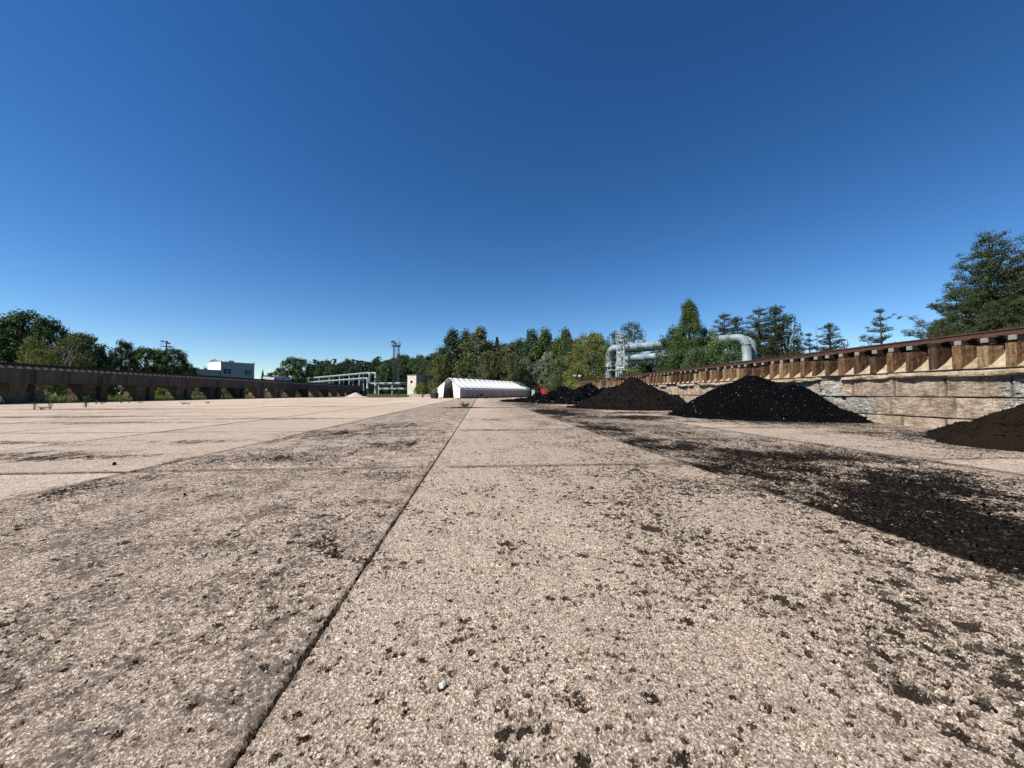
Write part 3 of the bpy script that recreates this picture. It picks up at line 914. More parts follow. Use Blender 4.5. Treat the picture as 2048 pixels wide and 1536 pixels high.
def make_broad(seed, mat, bark, R=3.0, zb=.8, prof='oval', ncl=70, per=110, leaf=.26, crad=.85, up=.0, lean=0.0, vert=1.0, stems=1, inner=.35):
    """broadleaved tree 10 m tall"""
    r = np.random.RandomState(seed)
    Hh = 10.0
    def R_at(t):
        if prof == 'oval':
            return R * np.sqrt(np.clip(1 - ((t - .42) / .60) ** 2, .02, 1))
        if prof == 'cone':
            return R * (np.clip(1 - t, 0, 1) ** .85 * 1.02 + .05)
        if prof == 'plume':
            return R * np.clip(np.where(t < .35, .75 + .7 * t, 1.0 * (1 - ((t - .35) / .66) ** 1.7) + .06), .05, 1)
        return R * np.sqrt(np.clip(1 - ((t - .3) / .72) ** 2, .02, 1))       # dome
    t = r.rand(ncl) ** .85
    ph = r.rand(ncl) * 6.283
    rad = R_at(t) * (inner + (1 - inner) * np.sqrt(r.rand(ncl))) * r.uniform(.85, 1.12, ncl)
    ctr = np.stack([rad * np.cos(ph) + lean * t * 2, rad * np.sin(ph), zb + t * (Hh - zb - .4)], 1)
    # crown lead shoots
    ctr = np.concatenate([ctr, np.stack([r.uniform(-.25, .25, 6) * R + lean * 2, r.uniform(-.25, .25, 6) * R, r.uniform(8.2, 9.5, 6)], 1)])
    m = len(ctr)
    cr = crad * r.uniform(.55, 1.25, m) * (1.0 - .35 * np.concatenate([t, np.ones(6)]))
    PP, NN, TT = [], [], []
    for k in range(m):
        nk = max(20, int(per * (cr[k] / crad) ** 2))
        d = r.normal(size=(nk, 3))
        d /= np.linalg.norm(d, axis=1, keepdims=True)
        rr = (.35 + .65 * r.rand(nk) ** .6)[:, None]
        sc_ = np.array([1, 1, .72 * vert])
        p = ctr[k] + d * rr * cr[k] * sc_
        if up:
            p[:, 2] += up * cr[k] * r.rand(nk) ** 2 * 1.3
            p[:, 0] += lean * .9 * r.rand(nk) ** 2
        PP.append(p)
        NN.append(d + r.normal(size=(nk, 3)) * .55 + np.array([0, 0, .35]))
        TT.append(np.clip(r.normal(.5 + .30 * (r.rand() - .5), .22, nk), 0, 1))
    P, Nn, T = map(np.concatenate, (PP, NN, TT))
    size = leaf * r.uniform(.65, 1.4, len(P))
    P[:, 2] = np.maximum(P[:, 2], .15)
    crown = crown_mesh(P, Nn, size, .62, T, mat, r)
    tr = MB()
    for sidx in range(stems):
        bx = (sidx - (stems - 1) / 2) * .5
        tr.tube([(bx, 0, -.2), (bx + .06, .03, 2.5), (bx * 1.3 + lean * 1, -.04, 5.5), (bx * 1.5 + lean * 2, 0, 8.6)], [.20, .155, .10, .03], 7)
    for k in r.choice(m, min(m, 26), replace=False):
        c = ctr[k]
        z0 = max(.9, c[2] * .62 - .2)
        tr.tube([(lean * z0 * .2, 0, z0), tuple(c * np.array([.55, .55, .0]) + np.array([0, 0, (z0 + c[2]) / 2 + .1])), tuple(c)], [.07, .045, .015], 5, False)
    return tr.mesh('trunk', bark, True), crown

def make_pine(seed, R=2.6, zb=2.0, nwh=20, gap=.0, leaf=.20, mat='needle', per=60, thick=.8, conic=.6, bark='bark', pad=(.30, .55), up=.35):
    """scots pine like conifer, 10 m tall: trunk, limbs rising at the tips, tufted pads with sky between"""
    r = np.random.RandomState(seed)
    tr = MB()
    tr.tube([(0, 0, -.2), (.05, .02, 3), (-.03, .05, 6.5), (.02, 0, 9.85)], [.19, .15, .09, .02], 8)
    PP, NN, TT = [], [], []
    for w in range(nwh):
        t = (w + r.uniform(-.4, .4)) / (nwh - 1)
        t = min(max(t, 0), 1)
        z = zb + t * (9.6 - zb)
        L0 = R * (conic * (1 - t) ** .85 + (1 - conic) * math.sqrt(max(0, 1 - ((t - .25) / .78) ** 2))) + .22
        nb = r.randint(4, 7) if t < .9 else 3
        a0 = r.rand() * 6.28
        for b in range(nb):
            if r.rand() < gap:
                continue
            a = a0 + b * 6.283 / nb + r.uniform(-.4, .4)
            L = L0 * r.uniform(.55, 1.06)
            rise = r.uniform(-.05, up + .1) * L
            droop = r.uniform(0, .12) * L
            tr.tube([(0, 0, z - .1), (math.cos(a) * L * .5, math.sin(a) * L * .5, z - droop), (math.cos(a) * L, math.sin(a) * L, z + rise)], [.06 * (1.25 - t), .042, .018], 5, False)
            npad = max(2, int(L / .36))
            for q in range(npad):
                f = .22 + .76 * (q + r.rand()) / npad
                zz = z - droop * 4 * f * (1 - f) + rise * f ** 2
                pr = r.uniform(*pad) * (1.12 - .45 * t) * (1.15 - .45 * f)
                c = np.array([math.cos(a) * L * f, math.sin(a) * L * f, zz + .06]) + r.normal(size=3) * np.array([.16, .16, .10]) * (.6 + L * .2)
                nk = int(per * (pr / .4) ** 1.6) + 8
                d = r.normal(size=(nk, 3))
                d /= np.linalg.norm(d, axis=1, keepdims=True)
                d[:, 2] = np.where(d[:, 2] < 0, d[:, 2] * .45, d[:, 2])
                p = c + d * (.25 + .75 * r.rand(nk) ** .6)[:, None] * pr * np.array([1.1, 1.1, thick])
                p[:, 2] += (r.rand(nk) ** 3) * pr * .6
                PP.append(p)
                NN.append(np.array([0, 0, .5]) + d * .9 + r.normal(size=(nk, 3)) * .5)
                TT.append(np.clip(r.normal(.45 + .35 * (r.rand() - .5), .2, nk), 0, 1))
    nk = 110
    PP.append(np.stack([r.normal(0, .11, nk), r.normal(0, .11, nk), 8.9 + 1.1 * r.rand(nk)], 1))
    NN.append(r.normal(size=(nk, 3)))
    TT.append(r.rand(nk) * .7)
    P, Nn, T = map(np.concatenate, (PP, NN, TT))
    crown = crown_mesh(P, Nn, leaf * r.uniform(.6, 1.4, len(P)), .42, T, M[mat], r)
    return tr.mesh('trunk', M[bark], True), crown

def make_spruce(seed, R=1.7, mat='needle_far', leaf=.30, n=4200):
    r = np.random.RandomState(seed)
    nl = 22
    lay = r.randint(0, nl, n)
    t = lay / (nl - 1)
    ph = r.rand(n) * 6.283
    lob = .72 + .28 * np.cos(ph * (5 + lay % 3) + lay * 1.9)
    rad = (R * (1 - t) ** .9 + .10) * lob * np.sqrt(r.rand(n))
    z = .6 + t * 9.2 - rad * .25 + r.normal(0, .12, n)
    P = np.stack([rad * np.cos(ph), rad * np.sin(ph), np.clip(z, .2, 10)], 1)
    Nn = np.stack([np.cos(ph) * .7, np.sin(ph) * .7, np.full(n, .8)], 1) + r.normal(size=(n, 3)) * .5
    crown = crown_mesh(P, Nn, leaf * r.uniform(.6, 1.4, n), .5, np.clip(r.normal(.45, .22, n), 0, 1), M[mat], r)
    tr = MB().tube([(0, 0, -.2), (0, 0, 5), (0, 0, 9.8)], [.17, .10, .02], 6)
    return tr.mesh('trunk', M['bark'], True), crown

PR = {
    'poplar': make_broad(1, M['leaf'], M['bark'], R=2.6, zb=.3, prof='plume', ncl=125, per=150, leaf=.25, crad=.85, up=1.1, vert=1.5, stems=2),
    'poplar_b': make_broad(2, M['leaf_dark'], M['bark'], R=2.5, zb=.3, prof='plume', ncl=125, per=150, leaf=.25, crad=.80, up=1.2, vert=1.5, stems=3),
    'olive': make_broad(3, M['leaf_olive'], M['bark'], R=2.8, zb=.3, prof='plume', ncl=130, per=150, leaf=.25, crad=.85, up=.7, vert=1.25, stems=2),
    'olive_dome': make_broad(4, M['leaf_olive'], M['bark'], R=4.6, zb=.2, prof='dome', ncl=130, per=150, leaf=.32, crad=1.15, up=.7, vert=1.1, stems=3),
    'dome': make_broad(5, M['leaf'], M['bark'], R=4.2, zb=.3, prof='dome', ncl=130, per=150, leaf=.31, crad=1.1, up=.5),
    'dark': make_broad(6, M['leaf_dark'], M['bark'], R=3.4, zb=.5, prof='oval', ncl=125, per=150, leaf=.28, crad=1.0, up=.6),
    'dark_b': make_broad(7, M['leaf_dark'], M['bark'], R=2.9, zb=.3, prof='oval', ncl=115, per=145, leaf=.27, crad=.92, up=.9, vert=1.25),
    'linden': make_broad(8, M['leaf_yellow'], M['bark'], R=4.0, zb=.1, prof='oval', ncl=180, per=210, leaf=.18, crad=.95, up=.5),
    'cone': make_broad(9, M['leaf'], M['bark'], R=3.5, zb=.1, prof='cone', ncl=240, per=300, leaf=.125, crad=.72, up=.7, vert=1.15, inner=.2),
    'willow': make_broad(10, M['leaf_silver'], M['bark'], R=5.2, zb=.1, prof='dome', ncl=130, per=150, leaf=.38, crad=1.35, up=.6, stems=3),
    'birch': make_broad(11, M['leaf_dark'], M['palebark'], R=2.0, zb=2.0, prof='oval', ncl=75, per=95, leaf=.19, crad=.68, up=-.9, vert=1.3, stems=3),
    'birch_lean': make_broad(12, M['leaf_olive'], M['palebark'], R=2.7, zb=.8, prof='oval', ncl=85, per=100, leaf=.22, crad=.78, up=.8, lean=.9, vert=.9, stems=2),
    'yellow': make_broad(13, M['leaf_yellow'], M['bark'], R=4.2, zb=.2, prof='dome', ncl=110, per=125, leaf=.28, crad=1.0, up=1.0, lean=.6),
    'shrub': make_broad(14, M['leaf'], M['bark'], R=6.0, zb=.1, prof='dome', ncl=140, per=270, leaf=.27, crad=1.5, up=.8, stems=3),
    'shrub_yellow': make_broad(15, M['leaf_yellow'], M['bark'], R=6.5, zb=.1, prof='dome', ncl=110, per=130, leaf=.50, crad=1.6, up=1.0, stems=3),
    'pine': make_pine(21, R=2.9, zb=.7, nwh=24, leaf=.105, per=120, thick=.6),
    'pine_big': make_pine(26, R=2.7, zb=.7, nwh=27, leaf=.095, per=150, thick=.62, conic=.25, pad=(.38, .66)),
    'pine_b': make_pine(22, R=2.4, zb=.9, nwh=22, gap=.06, leaf=.12, per=95, conic=.75),
    'pine_open': make_pine(23, R=3.6, zb=.6, nwh=15, gap=.10, leaf=.12, per=100, conic=.75, up=.25, pad=(.34, .6)),
    'pine_wide': make_pine(24, R=5.2, zb=.5, nwh=18, gap=.03, leaf=.12, per=120, conic=.35, pad=(.4, .75), thick=.6),
    'spruce': make_spruce(31, R=2.3, n=7500, leaf=.30),
    'spruce_b': make_spruce(32, R=1.9, n=6000, leaf=.30),
    'far_pine': make_pine(33, R=2.7, zb=.8, nwh=13, leaf=.34, mat='needle_far', per=24, thick=.9, conic=.5),
}
made = {}
TREES = []
def tree(name, proto, px, top, d, wf, label, group=None, rz=None, cat='tree', z0=0.0):
    x, y = gp(px, d)
    h = (zt(top, d) - z0) / 10.0
    t = thing(name, label, cat, (x, y, z0 - .1), rz if rz is not None else (px * 1.7) % 6.28, group)
    tm, cm = PR[proto]
    t.scale = (h * wf, h * wf, h)
    link('trunk', tm, t)
    link('crown', cm, t)
    return t
G1, G2, G3, G4 = 'trees behind the white tent', 'pines above the railway wall', 'trees beyond the dark trestle', 'trees of the far wood'
for a in [
    # behind the tent
    ('poplar_tree', 'poplar_b', 906, 662, 128, 1.18, 'dark green poplar at the left end of the clump behind the tent', G1),
    ('poplar_tree', 'poplar', 932, 664, 132, 1.02, 'narrow green poplar between the dark poplar and the olive tree', G1),
    ('poplar_tree', 'olive', 957, 655, 124, 1.22, 'tall sunlit olive brown poplar, highest over the tent ridge', G1),
    ('bush', 'olive_dome', 882, 712, 120, .70, 'low olive bush left of the tall poplars, over the tent front', None),
    ('spruce_tree', 'spruce_b', 994, 674, 138, 1.3, 'thin dark spruce spire showing above the olive crowns behind the tent', None),
    ('broadleaf_tree', 'dark', 978, 684, 136, .6, 'dark crown filling the gap right of the olive poplar', G1),
    ('broadleaf_tree', 'olive', 1016, 690, 124, 1.41, 'olive crowned tree above the middle of the tent roof', G1),
    ('broadleaf_tree', 'poplar', 1040, 681, 130, 1.15, 'green plumed tree left of the paired tall poplars', G1),
    ('poplar_tree', 'poplar_b', 1064, 662, 128, 1.02, 'tall dark poplar, first of the pair above the tent end', G1),
    ('poplar_tree', 'poplar', 1090, 661, 125, 1.09, 'tall green poplar, second of the pair above the tent end', G1),
    ('poplar_tree', 'poplar', 1131, 661, 118, 1.05, 'tall green poplar behind the yellow green linden', G1),
    ('broadleaf_tree', 'dark_b', 1112, 676, 122, .7, 'dark crown between the two tall green poplars', G1),
    ('broadleaf_tree', 'olive_dome', 978, 703, 114, .75, 'broad olive crown low behind the tent roof', G1),
    ('broadleaf_tree', 'olive_dome', 1026, 706, 112, .62, 'smaller olive crown behind the far half of the tent roof', G1),
    ('willow_tree', 'willow', 1094, 704, 118, .62, 'silver grey willow crown beyond the far end of the tent', None),
    ('willow_tree', 'willow', 1052, 718, 117, .62, 'low silver willow bush against the tent roof', None),
    ('bush', 'dome', 1000, 727, 116, 1.0, 'dark green bush just over the middle of the tent ridge', None),
    ('bush', 'dome', 930, 722, 117, .9, 'dark green bush just over the front of the tent ridge', None),
    ('linden_tree', 'linden', 1178, 667, 58, .98, 'full yellow green tree left of the raised pipes', None),
    ('broadleaf_tree', 'dark_b', 1192, 664, 92, .7, 'dark crown top peeking over the yellow green tree', None),
    ('broadleaf_tree', 'dark_b', 1212, 690, 84, .8, 'dark tree behind the left bend of the raised pipes', None),
    ('bush', 'shrub', 1120, 752, 84, 1.0, 'dark bush behind the red container', None),
    ('bush', 'shrub', 1150, 757, 70, 1.0, 'dark green bush behind the white lamp heads', None),
    ('bush', 'shrub', 1205, 748, 64, .9, 'dark bush at the foot of the yellow green tree', None),
    ('broadleaf_tree', 'dark', 1150, 678, 112, .9, 'dark crown left behind the yellow green tree', G1),
    ('broadleaf_tree', 'dome', 1078, 690, 126, .8, 'rounded green crown between the paired poplars and the willow', G1),
    ('broadleaf_tree', 'dark', 1046, 694, 128, .9, 'dark rounded crown above the low silver willow', G1),
    ('broadleaf_tree', 'dome', 1124, 712, 100, .8, 'green rounded crown left of the yellow green tree', G1),
    ('broadleaf_tree', 'dark', 1230, 712, 72, .9, 'dark crown below the left bends of the raised pipes', None),
    ('broadleaf_tree', 'dark', 1275, 712, 68, .9, 'dark crown behind the lower raised pipe', None),
    ('broadleaf_tree', 'dome', 1312, 700, 66, .8, 'green crown between the raised pipes and the pointed tree', None),
    ('broadleaf_tree', 'dark', 1006, 686, 128, .8, 'dark crown right of the thin dark spruce', G1),
    ('broadleaf_tree', 'dome', 1030, 684, 133, .75, 'green domed crown in the dip between the olive and the paired poplars', G1),
    ('broadleaf_tree', 'dark', 888, 694, 130, .8, 'dark crown at the left flank of the dark poplar', G1),
    ('broadleaf_tree', 'dark', 1108, 682, 128, .9, 'dark crown between the second of the paired poplars and the next tall poplar', G1),
    # round the raised pipes
    ('birch_tree', 'birch', 1266, 636, 86, 1.05, 'tall airy birch rising behind the upper pipe', None),
    ('birch_tree', 'birch', 1232, 655, 90, .95, 'shorter airy birch behind the pipe platform', None),
    ('bush', 'shrub_yellow', 1262, 741, 51, .78, 'light yellow green bush below the pipe platform', None),
    ('bush', 'shrub', 1306, 728, 54, .7, 'dark bush under the lower raised pipe', None),
    ('bush', 'shrub', 1340, 718, 50, .6, 'dark bush left of the pointed tree foot', None),
    ('alder_tree', 'cone', 1381, 596, 40, .78, 'big pointed green tree standing in front of the raised pipes', None),
    ('alder_tree', 'dark_b', 1348, 652, 42, .72, 'small dark tree at the left flank of the big pointed tree', None),
    ('alder_tree', 'linden', 1416, 655, 41, .55, 'small bright tree at the right flank of the big pointed tree', None),
    ('bush', 'shrub', 1443, 683, 37, .68, 'round green bush hiding the foot of the inner pipe bend', None),
    ('bush', 'shrub', 1395, 700, 37, .55, 'green bush between the pointed tree and the rails', None),
    # pines
    ('pine_tree', 'pine', 1450, 622, 76, 1.15, 'dense pine behind the upper pipe, left of the pipe bend', G2),
    ('pine_tree', 'pine_b', 1476, 630, 80, 1.3, 'lower pine directly above the pipe bend', G2),
    ('pine_tree', 'pine', 1520, 611, 74, 1.2, 'tall dense pine just right of the pipe bend', G2),
    ('pine_tree', 'pine_b', 1553, 607, 73, 1.35, 'tallest pine of the clump right of the pipe bend', G2),
    ('birch_tree', 'birch', 1577, 618, 72, .80, 'wispy tree on the right flank of the tall pines', None),
    ('pine_tree', 'pine_b', 1597, 676, 70, 1.0, 'short pine at the right foot of the tall pine clump', G2),
    ('pine_tree', 'pine', 1500, 660, 70, 1.1, 'dark pine filling the space behind the pipe bend', G2),
    ('pine_tree', 'pine', 1548, 668, 66, 1.2, 'dark lower pine in front of the tall pine clump', G2),
    ('pine_tree', 'pine_open', 1620, 664, 62, 1.05, 'short open pine left of the bare sapling', G2),
    ('pine_tree', 'pine_b', 1661, 643, 60, 1.35, 'open pine with level boughs just right of the bare sapling', G2),
    ('pine_tree', 'pine_open', 1764, 614, 45, .95, 'lone ragged pine against the sky above the rails', G2),
    ('pine_tree', 'pine_wide', 1798, 684, 42, .5, 'low pine tips just over the rail beside the lone pine', G2),
    ('pine_tree', 'pine_big', 1988, 456, 30, .90, 'tallest pine with layered boughs above the wall', G2),
    ('pine_tree', 'pine_big', 2062, 492, 31, 1.0, 'pine cut by the edge of the view beside the tallest pine', G2),
    ('pine_tree', 'pine_wide', 1918, 572, 28, .82, 'broad spreading pine at the foot of the tallest pine', G2),
    ('pine_tree', 'pine_wide', 2010, 590, 26, .75, 'dark broad pine below the tallest pine', G2),
    ('pine_tree', 'pine_wide', 1905, 622, 25, .62, 'dense low pine between the outstretched pine and the broad spreading pine', G2),
    ('pine_tree', 'pine_wide', 1872, 650, 27, .5, 'low outstretched pine where the wood meets the open sky', G2),
    ('pine_tree', 'pine_wide', 1965, 640, 24, .6, 'low dark pine right behind the rails under the wood', G2),
    # left
    ('dark_tree', 'dark', 14, 640, 72, .95, 'dark crown at the left edge beyond the trestle', G3),
    ('dark_tree', 'dark_b', 54, 620, 74, 1.0, 'tallest dark tree beyond the left end of the trestle', G3),
    ('dark_tree', 'dark', 92, 636, 74, .72, 'dark tree just right of the tallest one beyond the trestle', G3),
    ('yellow_tree', 'yellow', 64, 676, 62, .62, 'yellow green windblown tree in front of the tallest dark trees', G3),
    ('birch_tree', 'birch_lean', 122, 662, 64, .95, 'pale stemmed birch bent by the wind above the trestle', G3),
    ('dark_tree', 'dark_b', 145, 667, 72, .9, 'slim dark tree right of the bent birch', G3),
    ('dark_tree', 'dark', 170, 671, 74, .80, 'round headed dark tree at the right end of the left clump', G3),
    ('bush', 'shrub', 192, 722, 76, .6, 'small dark bush beside the round headed tree over the trestle', None),
    ('bush', 'yellow', 98, 700, 60, .75, 'olive bush low behind the trestle rails', None),
    ('dark_tree', 'dark', 250, 682, 96, .75, 'domed dark tree left of the floodlight pole', G3),
    ('dark_tree', 'dark_b', 226, 712, 94, .85, 'small tree at the left foot of the domed tree', G3),
    ('dark_tree', 'dome', 288, 694, 98, .75, 'green rounded tree between the domed tree and the floodlight pole', G3),
    ('dark_tree', 'dome', 318, 698, 100, .72, 'rounded tree directly behind the floodlight pole', G3),
    ('dark_tree', 'dark_b', 347, 696, 102, 1.05, 'loose crowned tree right of the floodlight pole', G3),
    ('dark_tree', 'dark_b', 371, 724, 102, 1.0, 'short tree in front of the low grey wing', G3),
    ('dark_tree', 'dark', 428, 720, 170, .7, 'tree top showing over the low wing beside the tall grey block', G3),
    ('dark_tree', 'dome', 584, 714, 150, .85, 'rounded dark tree above the lilac shed', G3),
    ('dark_tree', 'dark', 604, 717, 152, .8, 'second rounded dark tree left of the far pipes', G3),
    ('dark_tree', 'dome', 560, 735, 150, .8, 'lower rounded tree behind the lilac shed', G3),
    ('willow_tree', 'willow', 568, 742, 146, .45, 'pale grey bush between the lilac shed and the rounded trees', None),
    ('spruce_tree', 'spruce', 525, 739, 175, .8, 'small far spruce right of the tall grey block', None),
    ('dark_tree', 'dark', 540, 745, 165, .9, 'low dark tree between the grey block and the lilac shed', None),
    ('bush', 'shrub_yellow', 842, 767, 112, .75, 'sunlit bush against the dark side of the small ruined hut', None),
    ('bush', 'willow', 872, 775, 92, .8, 'pale grey bush beside the tent above the black bin', None),
    ('broadleaf_tree', 'olive', 872, 722, 138, 1.28, 'olive tree behind the small ruined hut', None),
    ('broadleaf_tree', 'dark', 855, 722, 150, .8, 'dark tree over the roof of the small ruined hut', None),
]:
    tree(*a)
for i, (px, d, top, pr) in enumerate(((236, 68, 775, 'dome'), (212, 66, 772, 'shrub'), (322, 76, 776, 'shrub_yellow'), (305, 78, 778, 'shrub'), (396, 84, 777, 'shrub_yellow'), (450, 92, 778, 'shrub_yellow'), (492, 100, 778, 'shrub_yellow'), (530, 108, 779, 'shrub'), (560, 120, 779, 'shrub_yellow'), (590, 130, 779, 'shrub'), (618, 142, 780, 'shrub_yellow'), (645, 156, 780, 'shrub'), (352, 82, 779, 'shrub'), (420, 90, 779, 'dome'), (150, 58, 768, 'dome'), (24, 52, 762, 'dark'), (60, 60, 758, 'shrub'))):
    tree('bush', pr, px, top, d, .9, ['green bush in the first wide opening of the trestle', 'dark bush beside the second stub column of the trestle', 'yellow green bush in the second opening of the trestle', 'green bush behind the third stub column of the trestle',
         'yellow green bush in the third opening of the trestle', 'yellow green bush beside the slanting prop of the trestle', 'yellow green bush in the opening past the slanting prop', 'small green bush in a far opening of the trestle', 'yellow green bush in a far opening, below the tall grey block', 'green bush in a far opening, below the lilac shed', 'yellow green bush in a far opening, below the rounded trees', 'small bush in a far opening, before the first pipe posts', 'green bush right of the third stub column of the trestle', 'green bush left of the slanting prop of the trestle', 'green bush behind the stub column by the dark blue panel',
         'dark bush in deep shade at the left end of the trestle', 'dark bush behind the grey fence'][i])
r = np.random.RandomState(77)
for k in range(140):
    row = k % 4
    px = 618 + (k / 139.0) * 262 + r.uniform(-6, 6)
    d = (235, 220, 205, 190)[row] + r.uniform(-5, 5)
    base = 728 - 14 * (px - 618) / 262
    top = base + r.uniform(-10, 5) + (0, 4, 9, 15)[row]
    if 750 < px < 772 and row == 1 and k % 3 == 0:
        top -= 8
    kind = ['dark_b', 'far_pine', 'far_pine', 'spruce', 'dark', 'far_pine'][r.randint(6)]
    if row == 3:
        kind = ['dark', 'spruce', 'dome', 'far_pine'][r.randint(4)]
    wf = {'dark_b': .8, 'dark': .65, 'dome': .6, 'far_pine': 1.0}.get(kind, 1.0)
    tree('forest_tree', kind, px, top, d, wf, 'dark tree of the far wood beyond the silver pipes', G4)
# bare sapling and dead branch above the rails
x, y = gp(1634, 61)
t = thing('bare_sapling', 'thin bare grey sapling between the open pines above the rails', 'tree', (x, y, 0))
b = MB().tube([(0, 0, -.1), (.1, 0, 6), (.05, 0, zt(649, 61))], [.09, .06, .012], 6)
b.build('trunk', M['palebark'], t)
b = MB()
r = np.random.RandomState(5)
for k in range(46):
    z = 4 + (zt(652, 61) - 4) * r.rand()
    a = r.rand() * 6.28
    L = r.uniform(.3, 1.0) * (1.15 - z / 14)
    b.tube([(.08, 0, z), (.08 + math.cos(a) * L, math.sin(a) * L, z + L * .7)], [.02, .008], 4, False)
b.build('twigs', M['palebark'], t)
x, y = gp(1694, 52)
t = thing('dead_branch_tree', 'dead forked tree top sticking up behind the rails', 'tree', (x, y, 0))
b = MB().tube([(.3, 0, -.1), (.2, 0, 5.5), (-.1, 0, 7.0), (-.9, 0, zt(674, 52))], [.16, .11, .08, .025], 6)
b.build('trunk', M['bark'], t)
b = MB()
b.tube([(.0, 0, 6.9), (.35, .1, 7.9), (.3, .1, zt(676, 52))], [.06, .04, .012], 5, False)
b.tube([(.3, .1, 7.7), (.8, 0, 8.0)], [.03, .01], 4, False)
b.tube([(-.3, 0, 7.2), (-1.2, 0, 8.1)], [.035, .01], 4, False)
b.build('limb', M['bark'], t)

# ------------------------------------------------------------------ pipes
def arc(pts, R, n=7):
    """round the corners of a polyline"""
    P = [Vector(p) for p in pts]
    out = [P[0]]
    for i in range(1, len(P) - 1):
        a, c, e = P[i - 1], P[i], P[i + 1]
        u, v = (a - c).normalized(), (e - c).normalized()
        ang = u.angle(v)
        t = R / math.tan(ang / 2)
        s0 = c + u * t
        m = (u + v).normalized()
        cen = c + m * (R / math.sin(ang / 2))
        v0 = s0 - cen
        v1 = c + v * t - cen
        for k in range(n + 1):
            f = k / n
            w = v0.slerp(v1, f)
            out.append(cen + w)
    out.append(P[-1])
    return out

def pipe(root, pts, rad, R, bands=2.2, name='pipe'):
    path = arc(pts, R)
    out, rad_ = [path[0]], [rad]
    acc = .6
    for p, q in zip(path[:-1], path[1:]):
        L = (q - p).length
        d = (q - p).normalized()
        while acc < L - .04:
            for o_, k_ in ((-.034, 0), (-.03, .012), (.03, .012), (.034, 0)):
                out.append(p + d * (acc + o_))
                rad_.append(rad + k_)
            acc += bands
        acc = max(acc - L, .05)
        out.append(q)
        rad_.append(rad)
    MB().tube([tuple(p) for p in out], rad_, 24).build(name, M['pipe'], root, smooth=True)

A, Bp = Vector((*gp(1216, 55.5), 0)), Vector((*gp(1497, 43.5), 0))
u = (Bp - A).normalized()
w = Vector((-u.y, u.x, 0))
if w.y < 0:
    w = -w
lp = thing('raised_pipeline', 'pair of thick silver pipes arching over the way behind the railway wall', 'pipeline', (A.x, A.y, 0))
org = Vector((A.x, A.y, 0))
zu, zl = 7.62, 6.02
def P3(p, z):
    return tuple(Vector((p.x, p.y, z)) - org)
pipe(lp, [P3(A, -.1), P3(A, zu), P3(Bp, zu - .05), P3(Bp, -.1)], .50, 1.15)
pipe(lp, [P3(A + w * 1.35 - u * .35, -.1), P3(A + w * 1.35 - u * .35, zu - .1), P3(Bp + w * 1.35 + u * .25, zu - .12), P3(Bp + w * 1.35 + u * .25, -.1)], .50, 1.15)
A2, B2 = A + u * 1.65, Bp - u * 1.35
pipe(lp, [P3(A2, -.1), P3(A2, zl), P3(B2, zl), P3(B2, -.1)], .48, 1.1)

sup = thing('pipe_support', 'grey white steel frame with a railed platform under the left pipe bends', 'steel frame', (*gp(1243, 52.8), 0))
q0 = Vector((*gp(1243, 52.8), 0))
def L3(p, z):
    return tuple(Vector((p.x, p.y, z)) - q0)
def mv(du, dw, z):
    v = u * du + w * dw
    return (v.x, v.y, z)
b = MB()
for du in (-.5, .5):
    for dw in (-.2, 2.9):
        b.bar(mv(du, dw, -.1), mv(du, dw, 8.35), .11)
for z in (2.0, 4.6, 6.7, 8.3):
    for dw in (-.2, 2.9):
        b.bar(mv(-.5, dw, z), mv(.5, dw, z), .10)
    for du in (-.5, .5):
        b.bar(mv(du, -.2, z), mv(du, 2.9, z), .10)
b.build('column', M['steel'], sup)
b = MB()
for z in (2.0, 4.6, 6.0, 7.2):
    b.bar(mv(-.5, -.22, z), mv(.5, -.22, z + 1.0), .05)
    b.bar(mv(.5, -.22, z), mv(-.5, -.22, z + 1.0), .05)
b.build('lattice_brace', M['steel'], sup)
b = MB().box(-1.9, .3, -1.3, .2, 4.15, 4.27)
b.build('platform', M['steel'], sup)
b = MB()
for (xx, yy) in ((-1.9, -1.3), (.3, -1.3), (-.8, -1.3), (-1.9, .1), (.3, .1)):
    b.bar((xx, yy, 4.27), (xx, yy, 5.25), .05)
for z in (4.75, 5.25):
    b.bar((-1.9, -1.3, z), (.3, -1.3, z), .05)
    b.bar((-1.9, -1.3, z), (-1.9, .1, z), .05)
    b.bar((.3, -1.3, z), (.3, .1, z), .05)
b.build('handrail', M['steel'], sup)
b = MB()
b.bar((-1.25, -1.32, 4.9), (-.55, -1.32, 6.9), .11)
b.bar((.15, -1.32, 4.9), (-.55, -1.32, 6.9), .11)
b.bar((-.55, -1.32, 4.9), (-.55, -1.32, 6.9), .09)
b.bar((-1.4, -1.32, 4.9), (.4, -1.32, 4.9), .13)
b.build('hanger_frame', M['steel'], sup)
b = MB()
for a in np.linspace(0, 6.283, 9)[:-1]:
    b.bar((-.35 + math.cos(a) * .5, -.3 + math.sin(a) * .5, 8.2), (-.35 + math.cos(a) * .5, -.3 + math.sin(a) * .5, 9.35), .045)
for z in (8.45, 8.9, 9.35):
    for k in range(8):
        a, c = k * math.pi / 4, (k + 1) * math.pi / 4
        b.bar((-.35 + math.cos(a) * .5, -.3 + math.sin(a) * .5, z), (-.35 + math.cos(c) * .5, -.3 + math.sin(c) * .5, z), .045)
b.build('ladder_cage', M['steel'], sup)

